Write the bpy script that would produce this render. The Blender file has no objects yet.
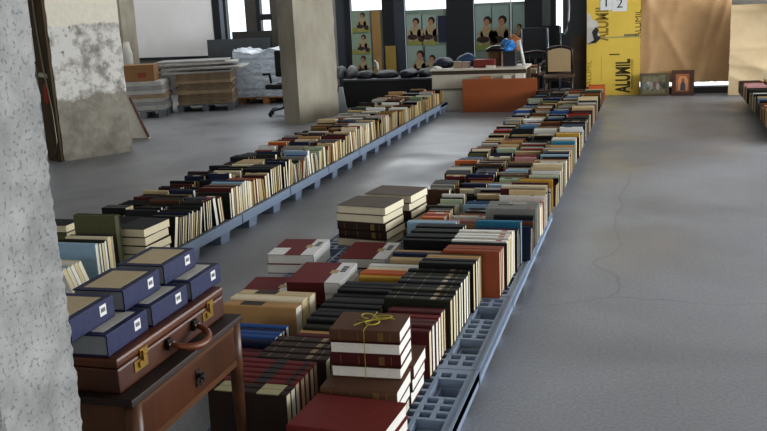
import bpy, bmesh, math, random
from mathutils import Matrix, Vector
PI = math.pi
C = bpy.context.scene.collection
rnd = random.Random(7)

# ------------------------------------------------------------------ camera
W, H, F = 767, 431, 920.0
CAMZ = 1.7
def cam_basis():
    d = Vector(((655 - W/2)/F, (-13 - H/2)/F, 1.0)).normalized()
    hd = Vector((math.cos(math.radians(2.75)), -math.sin(math.radians(2.75)), 0))
    up = hd.cross(d).normalized()
    if up.y > 0: up = -up
    xr = d.cross(up)
    if xr.x < 0: xr = -xr
    return xr, d, up
XR, YF, ZU = cam_basis()
def ray(px, py):
    c = Vector(((px - W/2)/F, (py - H/2)/F, 1.0))
    return Vector((XR.dot(c), YF.dot(c), ZU.dot(c)))
def G(px, py, z=0.0):
    r = ray(px, py); t = (z - CAMZ)/r.z
    return Vector((r.x*t, r.y*t, z))
def P(px, py, Y):
    r = ray(px, py); t = Y/r.y
    return Vector((r.x*t, Y, CAMZ + r.z*t))
def project(v):
    p = Vector((v[0], v[1], v[2] - CAMZ))
    c = XR*p.x + YF*p.y + ZU*p.z
    return (W/2 + F*c.x/max(c.z, .05), H/2 + F*c.y/max(c.z, .05))

cd = bpy.data.cameras.new('camera'); cam = bpy.data.objects.new('camera', cd); C.objects.link(cam)
right = Vector((XR.x, YF.x, ZU.x)); down = Vector((XR.y, YF.y, ZU.y)); fwd = Vector((XR.z, YF.z, ZU.z))
m = Matrix.Identity(4)
for i in range(3):
    m[i][0] = right[i]; m[i][1] = -down[i]; m[i][2] = -fwd[i]
m[2][3] = CAMZ
cam.matrix_world = m
cd.sensor_width = 36; cd.lens = F/W*36; cd.clip_start = .05
bpy.context.scene.camera = cam

# ------------------------------------------------------------------ materials
def lin(h):
    h = h.lstrip('#'); out = []
    for i in (0, 2, 4):
        c = int(h[i:i+2], 16)/255
        out.append(c/12.92 if c <= .04045 else ((c + .055)/1.055)**2.4)
    return (*out, 1)
MC = {}
def mat(hexc, rough=.6, noise=.18, scale=30, bump=.0, metal=0.0, bscale=None, spec=.5, key=None):
    k = (hexc, rough, noise, scale, bump, metal, bscale, spec)
    if k in MC: return MC[k]
    M = bpy.data.materials.new(key or 'paint_' + hexc.strip('#')); M.use_nodes = True
    nt = M.node_tree; b = nt.nodes['Principled BSDF']
    b.inputs['Roughness'].default_value = rough; b.inputs['Metallic'].default_value = metal
    b.inputs['Specular IOR Level'].default_value = spec
    col = lin(hexc)
    tc = nt.nodes.new('ShaderNodeTexCoord')
    n = nt.nodes.new('ShaderNodeTexNoise'); n.inputs['Scale'].default_value = scale; n.inputs['Detail'].default_value = 5
    nt.links.new(tc.outputs['Object'], n.inputs['Vector'])
    mx = nt.nodes.new('ShaderNodeMix'); mx.data_type = 'RGBA'
    mx.inputs[6].default_value = tuple(c*(1 - noise) for c in col[:3]) + (1,)
    mx.inputs[7].default_value = tuple(min(1, c*(1 + noise)) for c in col[:3]) + (1,)
    nt.links.new(n.outputs['Fac'], mx.inputs[0]); nt.links.new(mx.outputs[2], b.inputs['Base Color'])
    if bump:
        n2 = n
        if bscale:
            n2 = nt.nodes.new('ShaderNodeTexNoise'); n2.inputs['Scale'].default_value = bscale; n2.inputs['Detail'].default_value = 6
            nt.links.new(tc.outputs['Object'], n2.inputs['Vector'])
        bp = nt.nodes.new('ShaderNodeBump'); bp.inputs['Strength'].default_value = bump; bp.inputs['Distance'].default_value = .02
        nt.links.new(n2.outputs['Fac'], bp.inputs['Height']); nt.links.new(bp.outputs['Normal'], b.inputs['Normal'])
    MC[k] = M
    return M

def ramp_mat(name, stops, scale=3, detail=8, rough=.8, bump=.3, pits=0, coord='Object', distortion=0.0, stretch=(1, 1, 1)):
    M = bpy.data.materials.new(name); M.use_nodes = True; nt = M.node_tree; b = nt.nodes['Principled BSDF']
    b.inputs['Roughness'].default_value = rough
    tc = nt.nodes.new('ShaderNodeTexCoord'); mp = nt.nodes.new('ShaderNodeMapping'); mp.inputs['Scale'].default_value = stretch
    nt.links.new(tc.outputs[coord], mp.inputs['Vector'])
    n = nt.nodes.new('ShaderNodeTexNoise'); n.inputs['Scale'].default_value = scale; n.inputs['Detail'].default_value = detail
    n.inputs['Roughness'].default_value = .62; n.inputs['Distortion'].default_value = distortion
    nt.links.new(mp.outputs[0], n.inputs['Vector'])
    r = nt.nodes.new('ShaderNodeValToRGB')
    while len(r.color_ramp.elements) < len(stops): r.color_ramp.elements.new(.5)
    for e, (p, h) in zip(r.color_ramp.elements, stops):
        e.position = p; e.color = lin(h)
    nt.links.new(n.outputs['Fac'], r.inputs['Fac'])
    colout = r.outputs['Color']; hgt = n.outputs['Fac']
    if pits:
        v = nt.nodes.new('ShaderNodeTexNoise'); v.inputs['Scale'].default_value = pits; v.inputs['Detail'].default_value = 3
        nt.links.new(mp.outputs[0], v.inputs['Vector'])
        pr = nt.nodes.new('ShaderNodeValToRGB'); pr.color_ramp.elements[0].position = .34; pr.color_ramp.elements[1].position = .42
        pr.color_ramp.elements[0].color = (.74, .74, .74, 1)
        nt.links.new(v.outputs['Fac'], pr.inputs['Fac'])
        mm = nt.nodes.new('ShaderNodeMix'); mm.data_type = 'RGBA'; mm.blend_type = 'MULTIPLY'; mm.inputs[0].default_value = 1
        nt.links.new(colout, mm.inputs[6]); nt.links.new(pr.outputs['Color'], mm.inputs[7]); colout = mm.outputs[2]
        hgt = pr.outputs['Color']
    nt.links.new(colout, b.inputs['Base Color'])
    if bump:
        bp = nt.nodes.new('ShaderNodeBump'); bp.inputs['Strength'].default_value = bump; bp.inputs['Distance'].default_value = .02
        nt.links.new(hgt, bp.inputs['Height']); nt.links.new(bp.outputs['Normal'], b.inputs['Normal'])
    return M

# ------------------------------------------------------------------ mesh helpers
def obj(name, bm, m, parent=None, smooth=False, M=None):
    me = bpy.data.meshes.new(name)
    bmesh.ops.recalc_face_normals(bm, faces=bm.faces)
    bm.to_mesh(me); bm.free()
    if smooth:
        for p in me.polygons: p.use_smooth = True
    if m is not None: me.materials.append(m)
    o = bpy.data.objects.new(name, me); C.objects.link(o)
    if parent is not None: o.parent = parent
    if M is not None: o.matrix_local = M
    return o
def tag(o, label, cat, group=None):
    o['label'] = label; o['category'] = cat
    if group: o['group'] = group
    return o
def thing(name, label, cat, loc=(0, 0, 0), rz=0, group=None):
    o = bpy.data.objects.new(name, None); C.objects.link(o); o.empty_display_size = .1
    o.location = loc; o.rotation_euler = (0, 0, rz)
    return tag(o, label, cat, group)
def struct(name, bm, m, parent=None, M=None):
    o = obj(name, bm, m, parent, M=M)
    if parent is None: o['kind'] = 'structure'
    return o
def box(bm, x0, x1, y0, y1, z0, z1, M=None):
    v = [bm.verts.new(Vector(p) if M is None else M @ Vector(p)) for p in
         ((x0, y0, z0), (x1, y0, z0), (x1, y1, z0), (x0, y1, z0), (x0, y0, z1), (x1, y0, z1), (x1, y1, z1), (x0, y1, z1))]
    for f in ((0, 3, 2, 1), (4, 5, 6, 7), (0, 1, 5, 4), (1, 2, 6, 5), (2, 3, 7, 6), (3, 0, 4, 7)):
        bm.faces.new([v[i] for i in f])
    return bm
def bx(x0, x1, y0, y1, z0, z1, bev=0, M=None):
    bm = box(bmesh.new(), x0, x1, y0, y1, z0, z1, M)
    if bev: bmesh.ops.bevel(bm, geom=list(bm.edges), offset=bev, segments=2, affect='EDGES', profile=.6)
    return bm
def tube(bm, pts, r, seg=8, closed=False):
    pts = [Vector(p) for p in pts]; rings = []
    rr = r if isinstance(r, (list, tuple)) else [r]*len(pts)
    for i, p in enumerate(pts):
        a = pts[max(0, i-1)]; b = pts[min(len(pts)-1, i+1)]
        t = (b - a).normalized() if (b - a).length > 1e-9 else Vector((0, 0, 1))
        u = t.cross(Vector((0, 0, 1)) if abs(t.z) < .95 else Vector((1, 0, 0))).normalized(); w = t.cross(u)
        rings.append([bm.verts.new(p + (u*math.cos(2*PI*k/seg) + w*math.sin(2*PI*k/seg))*rr[i]) for k in range(seg)])
    for i in range(len(rings)-1):
        for k in range(seg):
            bm.faces.new((rings[i][k], rings[i][(k+1) % seg], rings[i+1][(k+1) % seg], rings[i+1][k]))
    bm.faces.new(rings[0][::-1]); bm.faces.new(rings[-1])
    return bm
def prism(pts, z0, z1):
    bm = bmesh.new()
    a = [bm.verts.new((p[0], p[1], z0)) for p in pts]; b = [bm.verts.new((p[0], p[1], z1)) for p in pts]
    n = len(pts)
    for i in range(n): bm.faces.new((a[i], a[(i+1) % n], b[(i+1) % n], b[i]))
    bm.faces.new(a[::-1]); bm.faces.new(b)
    return bm
def lump(cx, cy, cz, sx, sy, sz, seed=0, amp=.18, cuts=3, flat=True):
    """A soft crumpled bag-like body."""
    r = random.Random(seed); bm = bmesh.new()
    bmesh.ops.create_icosphere(bm, subdivisions=cuts, radius=1)
    k = [(Vector((r.uniform(-1, 1), r.uniform(-1, 1), r.uniform(-1, 1)))*3, r.uniform(0, 6)) for _ in range(6)]
    for v in bm.verts:
        d = v.co.normalized(); s = 1 + amp*sum(math.sin(d.dot(q)*1.6 + ph) for q, ph in k)/3
        c = d*s
        z = c.z if not flat else max(c.z, -.55)
        v.co = Vector((cx + c.x*sx, cy + c.y*sy, cz + (z + (.55 if flat else 0))*sz))
    return bm
def text_mesh(name, body, size, m, parent, M, bold=0.0):
    cu = bpy.data.curves.new(name + '_text', 'FONT'); cu.body = body; cu.size = size; cu.align_x = 'CENTER'; cu.align_y = 'CENTER'
    cu.extrude = .0008; cu.offset = bold
    t = bpy.data.objects.new(name + '_text', cu); C.objects.link(t)
    bpy.context.view_layer.update()
    me = bpy.data.meshes.new_from_object(t.evaluated_get(bpy.context.evaluated_depsgraph_get()))
    bpy.data.objects.remove(t); bpy.data.curves.remove(cu)
    me.materials.clear(); me.materials.append(m)
    o = bpy.data.objects.new(name, me); C.objects.link(o)
    if parent is not None: o.parent = parent
    o.matrix_local = M
    return o
T = Matrix.Translation
def R(a, ax): return Matrix.Rotation(a, 4, ax)

# ------------------------------------------------------------------ the room
def floor_material():
    M = bpy.data.materials.new('concrete_floor'); M.use_nodes = True; nt = M.node_tree; b = nt.nodes['Principled BSDF']
    tc = nt.nodes.new('ShaderNodeTexCoord')
    def noise(s, d, dist=0):
        n = nt.nodes.new('ShaderNodeTexNoise'); n.inputs['Scale'].default_value = s; n.inputs['Detail'].default_value = d; n.inputs['Distortion'].default_value = dist
        nt.links.new(tc.outputs['Object'], n.inputs['Vector']); return n
    a = noise(.55, 7, .6); c = noise(60, 8)
    r = nt.nodes.new('ShaderNodeValToRGB'); e = r.color_ramp.elements
    e[0].position = .3; e[0].color = lin('#7f8083'); e[1].position = .72; e[1].color = lin('#a1a3a8')
    ee = e.new(.88); ee.color = lin('#c9ccd2')
    nt.links.new(a.outputs['Fac'], r.inputs['Fac'])
    r2 = nt.nodes.new('ShaderNodeValToRGB'); r2.color_ramp.elements[0].position = .3; r2.color_ramp.elements[0].color = (.78, .77, .76, 1); r2.color_ramp.elements[1].position = .62
    nt.links.new(c.outputs['Fac'], r2.inputs['Fac'])
    mm = nt.nodes.new('ShaderNodeMix'); mm.data_type = 'RGBA'; mm.blend_type = 'MULTIPLY'; mm.inputs[0].default_value = 1
    nt.links.new(r.outputs['Color'], mm.inputs[6]); nt.links.new(r2.outputs['Color'], mm.inputs[7])
    # hairline cracks
    vo = nt.nodes.new('ShaderNodeTexVoronoi'); vo.feature = 'DISTANCE_TO_EDGE'; vo.inputs['Scale'].default_value = .33
    wn = noise(1.6, 4)
    va = nt.nodes.new('ShaderNodeVectorMath'); va.operation = 'ADD'
    vs = nt.nodes.new('ShaderNodeVectorMath'); vs.operation = 'SCALE'; vs.inputs['Scale'].default_value = .35
    nt.links.new(wn.outputs['Color'], vs.inputs[0]); nt.links.new(tc.outputs['Object'], va.inputs[0]); nt.links.new(vs.outputs[0], va.inputs[1])
    nt.links.new(va.outputs[0], vo.inputs['Vector'])
    cr = nt.nodes.new('ShaderNodeValToRGB'); cr.color_ramp.elements[0].color = (.8, .8, .8, 1); cr.color_ramp.elements[1].position = .004
    nt.links.new(vo.outputs['Distance'], cr.inputs['Fac'])
    m3 = nt.nodes.new('ShaderNodeMix'); m3.data_type = 'RGBA'; m3.blend_type = 'MULTIPLY'; m3.inputs[0].default_value = 1
    nt.links.new(mm.outputs[2], m3.inputs[6]); nt.links.new(cr.outputs['Color'], m3.inputs[7])
    nt.links.new(m3.outputs[2], b.inputs['Base Color'])
    rr = nt.nodes.new('ShaderNodeMapRange'); rr.inputs['From Min'].default_value = .3; rr.inputs['From Max'].default_value = .7
    rr.inputs['To Min'].default_value = .3; rr.inputs['To Max'].default_value = .6
    nt.links.new(noise(.9, 5, .5).outputs['Fac'], rr.inputs['Value']); nt.links.new(rr.outputs[0], b.inputs['Roughness'])
    bp = nt.nodes.new('ShaderNodeBump'); bp.inputs['Strength'].default_value = .04; bp.inputs['Distance'].default_value = .004
    nt.links.new(c.outputs['Fac'], bp.inputs['Height']); nt.links.new(bp.outputs['Normal'], b.inputs['Normal'])
    return M
BACK = 17.0
_fl = bx(-13, 7.2, -4.2, 15.95, -.2, 0); box(_fl, -13, -.95, 15.95, 17.4, -.2, 0); struct('floor', _fl, floor_material())
struct('ceiling', bx(-13, 7.2, -4.2, 17.4, 3.6, 3.8), ramp_mat('ceiling_concrete', [(.3, '#9a9894'), (.7, '#b4b2ae')], 2))
white_wall = ramp_mat('white_plaster', [(.3, '#e2e0de'), (.7, '#ecebe9')], 1.2, bump=.05)
struct('wall_left', bx(-13.2, -13, -4.2, 17.4, 0, 3.6), white_wall)
# wall behind the camera with three openings, and the open window side
bm = bmesh.new()
box(bm, -13, 7.2, -4.4, -4.2, 0, .7); box(bm, -13, 7.2, -4.4, -4.2, 2.9, 3.6)
for x in (-13, -7.5, -2.2, 3, 6.8): box(bm, x, x + .6, -4.4, -4.2, .7, 2.9)
struct('wall_front', bm, white_wall)
bm = bmesh.new()
box(bm, 7.0, 7.2, -4.2, 17.4, 0, .5); box(bm, 7.0, 7.2, -4.2, 17.4, 3.0, 3.6)
for y in (-4.2, -.2, 3.8, 7.8, 11.8, 16.6): box(bm, 7.0, 7.2, y, y + .5, .5, 3.0)
struct('wall_right', bm, white_wall)

dark_frame = mat('#23262b', .35, .15, 4); black_frame = mat('#191b1f', .4, .1, 4)
# left part of the back wall : white plaster, with a dark line under it
xl0, xl1 = -13.0, P(213.5, 30, BACK).x
zb = P(200, 56, BACK).z
bm = box(bmesh.new(), xl0, xl1, BACK, BACK + .2, zb, 3.6); struct('wall_back', bm, white_wall)
struct('trim_1', bx(xl0, xl1, BACK - .03, BACK, zb - .05, zb), dark_frame)
struct('wall_back_lower', bx(xl0, xl1, BACK, BACK + .2, 0, zb), ramp_mat('grey_plinth', [(.3, '#6d6a66'), (.7, '#83807b')], 3))
# uprights of the glazed back wall (px range at row 20)
def upright(n, x0, x1, z0, z1, m, dy=.0, th=.12):
    struct('trim_%d' % n, bx(x0, x1, BACK - dy, BACK - dy + th, z0, z1), m)
def X(px, py=20): return P(px, py, BACK).x
def Z(px, py): return P(px, py, BACK).z
steel = mat('#8b95a0', .4, .1, 3); slate = mat('#3a3f46', .35, .3, 2)
upright(2, X(213.5), X(220), 0, 3.6, dark_frame, .02)
upright(3, X(220), X(224.5), 0, 3.6, steel)
upright(4, X(224.5), X(227), 0, 3.6, dark_frame, .02)
upright(5, X(246), X(257), 0, 3.6, mat('#4b4740', .6, .2, 4), .02)
upright(6, X(257), X(261), 0, 3.6, dark_frame, .02)
upright(7, X(271), X(300), 0, 3.6, mat('#54504a', .6, .2, 4), .02)
struct('trim_8', bx(X(257), X(272), BACK - .04, BACK + .1, Z(265, 20), Z(265, 14)), dark_frame)
struct('trim_9', bx(X(227), X(300), BACK, BACK + .1, 0, Z(236, 46)), mat('#55565a', .6, .2, 4))
upright(10, X(300), X(336), 0, 3.6, mat('#8d8a84', .8, .2, 3))
upright(11, X(336), X(345), 0, 3.6, slate)
upright(12, X(345), X(351), 0, 3.6, black_frame, .03)
upright(13, X(383), X(394), 0, 3.6, black_frame, .05)
upright(14, X(394), X(405), 0, 3.6, slate, .03)
upright(15, X(447), X(474), 0, 3.6, black_frame, .05)
upright(16, X(525), X(542), 0, 3.6, black_frame, .05)
upright(17, X(542), X(551), 0, 3.6, mat('#66706f', .5, .15, 3), .03)
upright(18, X(551), X(556), 0, 3.6, black_frame, .04)
struct('trim_25', bx(X(556), X(563), BACK - .03, BACK + .1, .12, Z(560, 33)), slate)
upright(19, X(563), X(573), 0, 3.6, slate, .03)
struct('trim_20', bx(X(227), X(575), BACK - .02, BACK + .12, 3.05, 3.6), dark_frame)
struct('trim_21', bx(X(300), X(575), BACK - .02, BACK + .12, 0, .12), dark_frame)
def glass_mat():
    M = bpy.data.materials.new('window_glass'); M.use_nodes = True; nt = M.node_tree
    out = nt.nodes['Material Output']; nt.nodes.remove(nt.nodes['Principled BSDF'])
    t = nt.nodes.new('ShaderNodeBsdfTransparent'); t.inputs[0].default_value = (.94, .97, 1, 1)
    g = nt.nodes.new('ShaderNodeBsdfGlossy'); g.inputs['Roughness'].default_value = .05
    mx = nt.nodes.new('ShaderNodeMixShader'); mx.inputs[0].default_value = .06
    nt.links.new(t.outputs[0], mx.inputs[1]); nt.links.new(g.outputs[0], mx.inputs[2]); nt.links.new(mx.outputs[0], out.inputs[0])
    return M
glass = glass_mat()
for n, (a, b) in enumerate(((227, 246), (261, 271), (351, 383), (405, 447), (474, 525), (556, 563)), 1):
    z0 = Z(236, 46) if n <= 2 else .12
    struct('window_%d' % n, bx(X(a), X(b), BACK + .05, BACK + .06, z0, 3.05), glass)
# the covered wall that stands proud on the yellow-board side
WY = 15.75
xw0 = P(571, 60, WY).x
_wb = bx(P(587, 60, WY).x, 7.0, WY, WY + .2, .2, 3.6); box(_wb, P(587, 60, WY).x, 7.0, WY, WY + .2, 0, .1)
struct('wall_back_right', _wb, ramp_mat('dusty_wall', [(.3, '#77736c'), (.7, '#8d8981')], 2))
struct('wall_return', bx(xw0, P(587, 60, WY).x, WY - .02, WY + .28, P(580, 35, WY).z, 3.6), black_frame)
struct('wall_return_lower', bx(xw0, P(587, 60, WY).x, WY - .02, WY + .28, 0, P(580, 35, WY).z), ramp_mat('bare_wood_edge', [(.3, '#2e251d'), (.7, '#4c3d2e')], 6, bump=.1))

# ------------------------------------------------------------------ concrete columns
def wobble_prism(pts, z0, z1, nz, amp, seed, nedge=3):
    """A column with slightly uneven faces and arrises."""
    r = random.Random(seed); bm = bmesh.new(); ring = []
    n = len(pts)
    for i in range(n):
        a, b = Vector(pts[i] + (0,)), Vector(pts[(i+1) % n] + (0,))
        for k in range(nedge): ring.append((a.lerp(b, k/nedge), k == 0))
    cx = sum((p for p, _ in ring), Vector())/len(ring)
    rows = []
    for j in range(nz + 1):
        z = z0 + (z1 - z0)*j/nz; row = []
        for p, corner in ring:
            d = (p - cx).normalized(); s = r.uniform(-1, .15)*amp*(1.6 if corner else .35)
            row.append(bm.verts.new((p.x + d.x*s, p.y + d.y*s, z)))
        rows.append(row)
    L = len(ring)
    for j in range(nz):
        for k in range(L): bm.faces.new((rows[j][k], rows[j][(k+1) % L], rows[j+1][(k+1) % L], rows[j+1][k]))
    bm.faces.new(rows[0][::-1]); bm.faces.new(rows[-1])
    return bm
def rot_rect(bx_, by_, ux, uy, wd, dp):
    a = (bx_, by_); u = Vector((ux, uy)).normalized(); v = Vector((-u.y, u.x))
    return [(bx_ + u.x*i*wd + v.x*j*dp, by_ + u.y*i*wd + v.y*j*dp) for i, j in ((0, 0), (1, 0), (1, 1), (0, 1))]
# near column at the picture's edge
near_conc = ramp_mat('pitted_concrete', [(.3, '#82827f'), (.5, '#9c9b98'), (.7, '#aeada9')], 9, 12, .95, .5, pits=95)
px_edge = P(56, 215, 1.70).x
o = struct('column_near', wobble_prism([(px_edge - .7, 1.42), (px_edge - .03, 1.42), (px_edge, 1.45), (px_edge, 1.70), (px_edge - .7, 1.70)], 0, 3.6, 260, .0035, 3, 8), near_conc)
# painted column
def painted_column_mat(z1, z2):
    M = bpy.data.materials.new('flaking_painted_concrete'); M.use_nodes = True; nt = M.node_tree; b = nt.nodes['Principled BSDF']
    b.inputs['Roughness'].default_value = .85
    tc = nt.nodes.new('ShaderNodeTexCoord'); sp = nt.nodes.new('ShaderNodeSeparateXYZ'); nt.links.new(tc.outputs['Object'], sp.inputs[0])
    def noise(s, d):
        n = nt.nodes.new('ShaderNodeTexNoise'); n.inputs['Scale'].default_value = s; n.inputs['Detail'].default_value = d; n.inputs['Roughness'].default_value = .65
        nt.links.new(tc.outputs['Object'], n.inputs['Vector']); return n
    def math_(op, a, bb):
        n = nt.nodes.new('ShaderNodeMath'); n.operation = op
        for i, v in ((0, a), (1, bb)):
            if isinstance(v, (int, float)): n.inputs[i].default_value = v
            else: nt.links.new(v, n.inputs[i])
        return n.outputs[0]
    def mix(f, a, bb):
        n = nt.nodes.new('ShaderNodeMix'); n.data_type = 'RGBA'; nt.links.new(f, n.inputs[0])
        for i, v in ((6, a), (7, bb)):
            if isinstance(v, str): n.inputs[i].default_value = lin(v)
            else: nt.links.new(v, n.inputs[i])
        return n.outputs[2]
    def step(v, lo, hi):
        n = nt.nodes.new('ShaderNodeMapRange'); n.inputs['From Min'].default_value = lo; n.inputs['From Max'].default_value = hi
        nt.links.new(v, n.inputs['Value']); return n.outputs[0]
    big = noise(2.2, 8).outputs['Fac']; fine = noise(16, 8).outputs['Fac']; mid = noise(5, 8).outputs['Fac']
    conc = mix(step(mid, .35, .65), '#756f64', '#979184')
    patch = mix(step(mid, .38, .52), '#8f8a80', '#cfcbc4')
    patch = mix(step(fine, .3, .42), '#6e6960', patch)
    cream = mix(step(fine, .3, .7), '#d3cbb9', '#ddd6c6')
    zz = math_('ADD', sp.outputs['Z'], math_('MULTIPLY', math_('SUBTRACT', big, .5), .55))
    c = mix(step(zz, z1 - .02, z1 + .03), conc, patch)
    z3 = math_('ADD', sp.outputs['Z'], math_('MULTIPLY', math_('SUBTRACT', mid, .5), .12))
    c = mix(step(z3, z2 - .01, z2 + .02), c, cream)
    nt.links.new(c, b.inputs['Base Color'])
    bp = nt.nodes.new('ShaderNodeBump'); bp.inputs['Strength'].default_value = .35; bp.inputs['Distance'].default_value = .02
    nt.links.new(fine, bp.inputs['Height']); nt.links.new(bp.outputs['Normal'], b.inputs['Normal'])
    return M
A1, B1, C1 = (-7.03, 9.5), (-6.74, 9.36), (-6.26, 10.12)
D1 = (A1[0] + C1[0] - B1[0], A1[1] + C1[1] - B1[1])
struct('column_painted', wobble_prism([A1, B1, C1, D1], 0, 3.6, 40, .008, 5, 6), painted_column_mat(P(95, 95, 9.7).z, P(85, 25, 9.7).z))
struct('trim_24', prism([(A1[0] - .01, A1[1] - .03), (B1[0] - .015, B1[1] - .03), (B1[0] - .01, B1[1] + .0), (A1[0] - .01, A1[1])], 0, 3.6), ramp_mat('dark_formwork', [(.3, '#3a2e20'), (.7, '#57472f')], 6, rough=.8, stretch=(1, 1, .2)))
A2, B2, C2 = (-5.28, 12.74), (-4.9, 12.42), (-4.66, 13.48)
D2 = (A2[0] + C2[0] - B2[0], A2[1] + C2[1] - B2[1])
bare = ramp_mat('bare_concrete', [(.25, '#7d7667'), (.5, '#968f7f'), (.75, '#aaa393')], 1.8, 9, .9, .25, pits=0, stretch=(1, 1, .6))
struct('column_middle', wobble_prism([A2, B2, C2, D2], 0, 3.6, 30, .008, 8, 6), bare)
a = P(100, 20, 15.2); b = P(121, 20, 15.2)
struct('column_far', wobble_prism([(a.x, 15.2), (b.x, 15.2), (b.x, 15.7), (a.x, 15.7)], 0, 3.6, 20, .006, 9, 4), bare)

# ------------------------------------------------------------------ books
PAL = {  # colour name : hex
 'black': '#141315', 'charcoal': '#232427', 'navy': '#1e2742', 'blue': '#2c4f86', 'pale blue': '#8fa9bd', 'teal': '#2b6f8a',
 'dark green': '#2a2c21', 'olive': '#5b5a3c', 'pale green': '#a9b59a', 'dark brown': '#33241d', 'brown': '#5f4230', 'taupe': '#61544a',
 'maroon': '#521d1f', 'dark red': '#6e2426', 'red': '#702a24', 'orange': '#c0632f', 'tan': '#b08a5c', 'beige': '#c2ac86', 'cream': '#d6c9ab',
 'white': '#d6d4cd', 'grey': '#85857f', 'ochre': '#b8923c', 'pink': '#b98a88', 'rust': '#8c4a30'}
PAGES = ['#cfc3a4', '#d8cfb6', '#d9d5c8', '#c7b68f']
BOOKS = []
def book(l, w, t, M, colour, style='hard', label=None, where=None, group=None, pages=None, title=None, key=None, vis=1.0):
    BOOKS.append(dict(l=l, w=w, t=t, M=M, c=colour, s=style, label=label, where=where, group=group, pages=pages or rnd.choice(PAGES), title=title, key=key, vis=vis, n=len(BOOKS)))
    return BOOKS[-1]
def cover_profile(w, t, bt, round_, seg):
    r = min(t/2*.999, round_)
    out = [(-t/2, 0)]
    for k in range(seg + 1):
        a = PI - (PI/2)*k/seg
        out.append((-t/2 + r + r*math.cos(a), w - r*.6 + r*.6*math.sin(a)))
    for k in range(seg + 1):
        a = PI/2 - (PI/2)*k/seg
        out.append((t/2 - r + r*math.cos(a), w - r*.6 + r*.6*math.sin(a)))
    out.append((t/2, 0))
    ri = t/2 - bt
    inn = []
    for (u, v) in out:
        inn.append((max(-ri, min(ri, u*(ri/(t/2)))), min(v, w - bt)))
    return out, inn
def cover_bm(bm, l, w, t, bt, round_, seg, M=None):
    out, inn = cover_profile(w, t, bt, round_, seg)
    f = (lambda p: bm.verts.new(M @ Vector(p))) if M else (lambda p: bm.verts.new(p))
    O0 = [f((-l/2, u, v)) for u, v in out]; O1 = [f((l/2, u, v)) for u, v in out]
    I0 = [f((-l/2, u, v)) for u, v in inn]; I1 = [f((l/2, u, v)) for u, v in inn]
    fs = []
    for i in range(len(out) - 1):
        fs.append(bm.faces.new((O0[i], O0[i+1], O1[i+1], O1[i])))
        fs.append(bm.faces.new((I0[i+1], I0[i], I1[i], I1[i+1])))
        fs.append(bm.faces.new((O0[i+1], O0[i], I0[i], I0[i+1])))
        fs.append(bm.faces.new((O1[i], O1[i+1], I1[i+1], I1[i])))
    for k in (0, -1):
        fs.append(bm.faces.new((O0[k], O1[k], I1[k], I0[k])))
    return fs
def geom(b):
    hard = b['s'] != 'paper'
    bt = .0032 if hard else .0012
    over = .0035 if hard else .0004
    return bt, over, (.012 if hard else .004)
def spine_up(x, y, z, lean=0.0, t=.03, yaw=0.0):
    """lean > 0 tips the top away from the camera; the book pivots on its low corner."""
    return T((x, y, z + abs(math.sin(lean))*t/2)) @ R(yaw, 'Z') @ R(-lean, 'X')
def flat(cx, cy, zb, w, t, spine_dir):
    """lying flat, spine pointing along spine_dir (radians in plan)."""
    return T((cx, cy, zb + t/2)) @ R(spine_dir + PI/2, 'Z') @ R(PI/2, 'X') @ T((0, 0, -w/2))
def series(x0, x1, y0, z0, specs, where, group, lean=0.0, jit=.006, title=None, style='hard', key=None, vis=1.0):
    """books standing spine up, one behind the other; specs: (colour, thickness, height[, style, title])"""
    y = y0
    for i, s in enumerate(specs):
        c, t, w = s[:3]; st = s[3] if len(s) > 3 else style; ti = s[4] if len(s) > 4 else title
        j0, j1 = rnd.uniform(0, jit), rnd.uniform(0, jit)
        l = (x1 - j1) - (x0 + j0)
        st_t = t/math.cos(lean)
        book(l, w, t, spine_up((x0 + j0 + x1 - j1)/2, y + st_t/2, z0, lean, t), c, st, where=where, group=group, title=ti, key=key, vis=vis)
        y += st_t + .0012
    return y
PZ = .15
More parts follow.
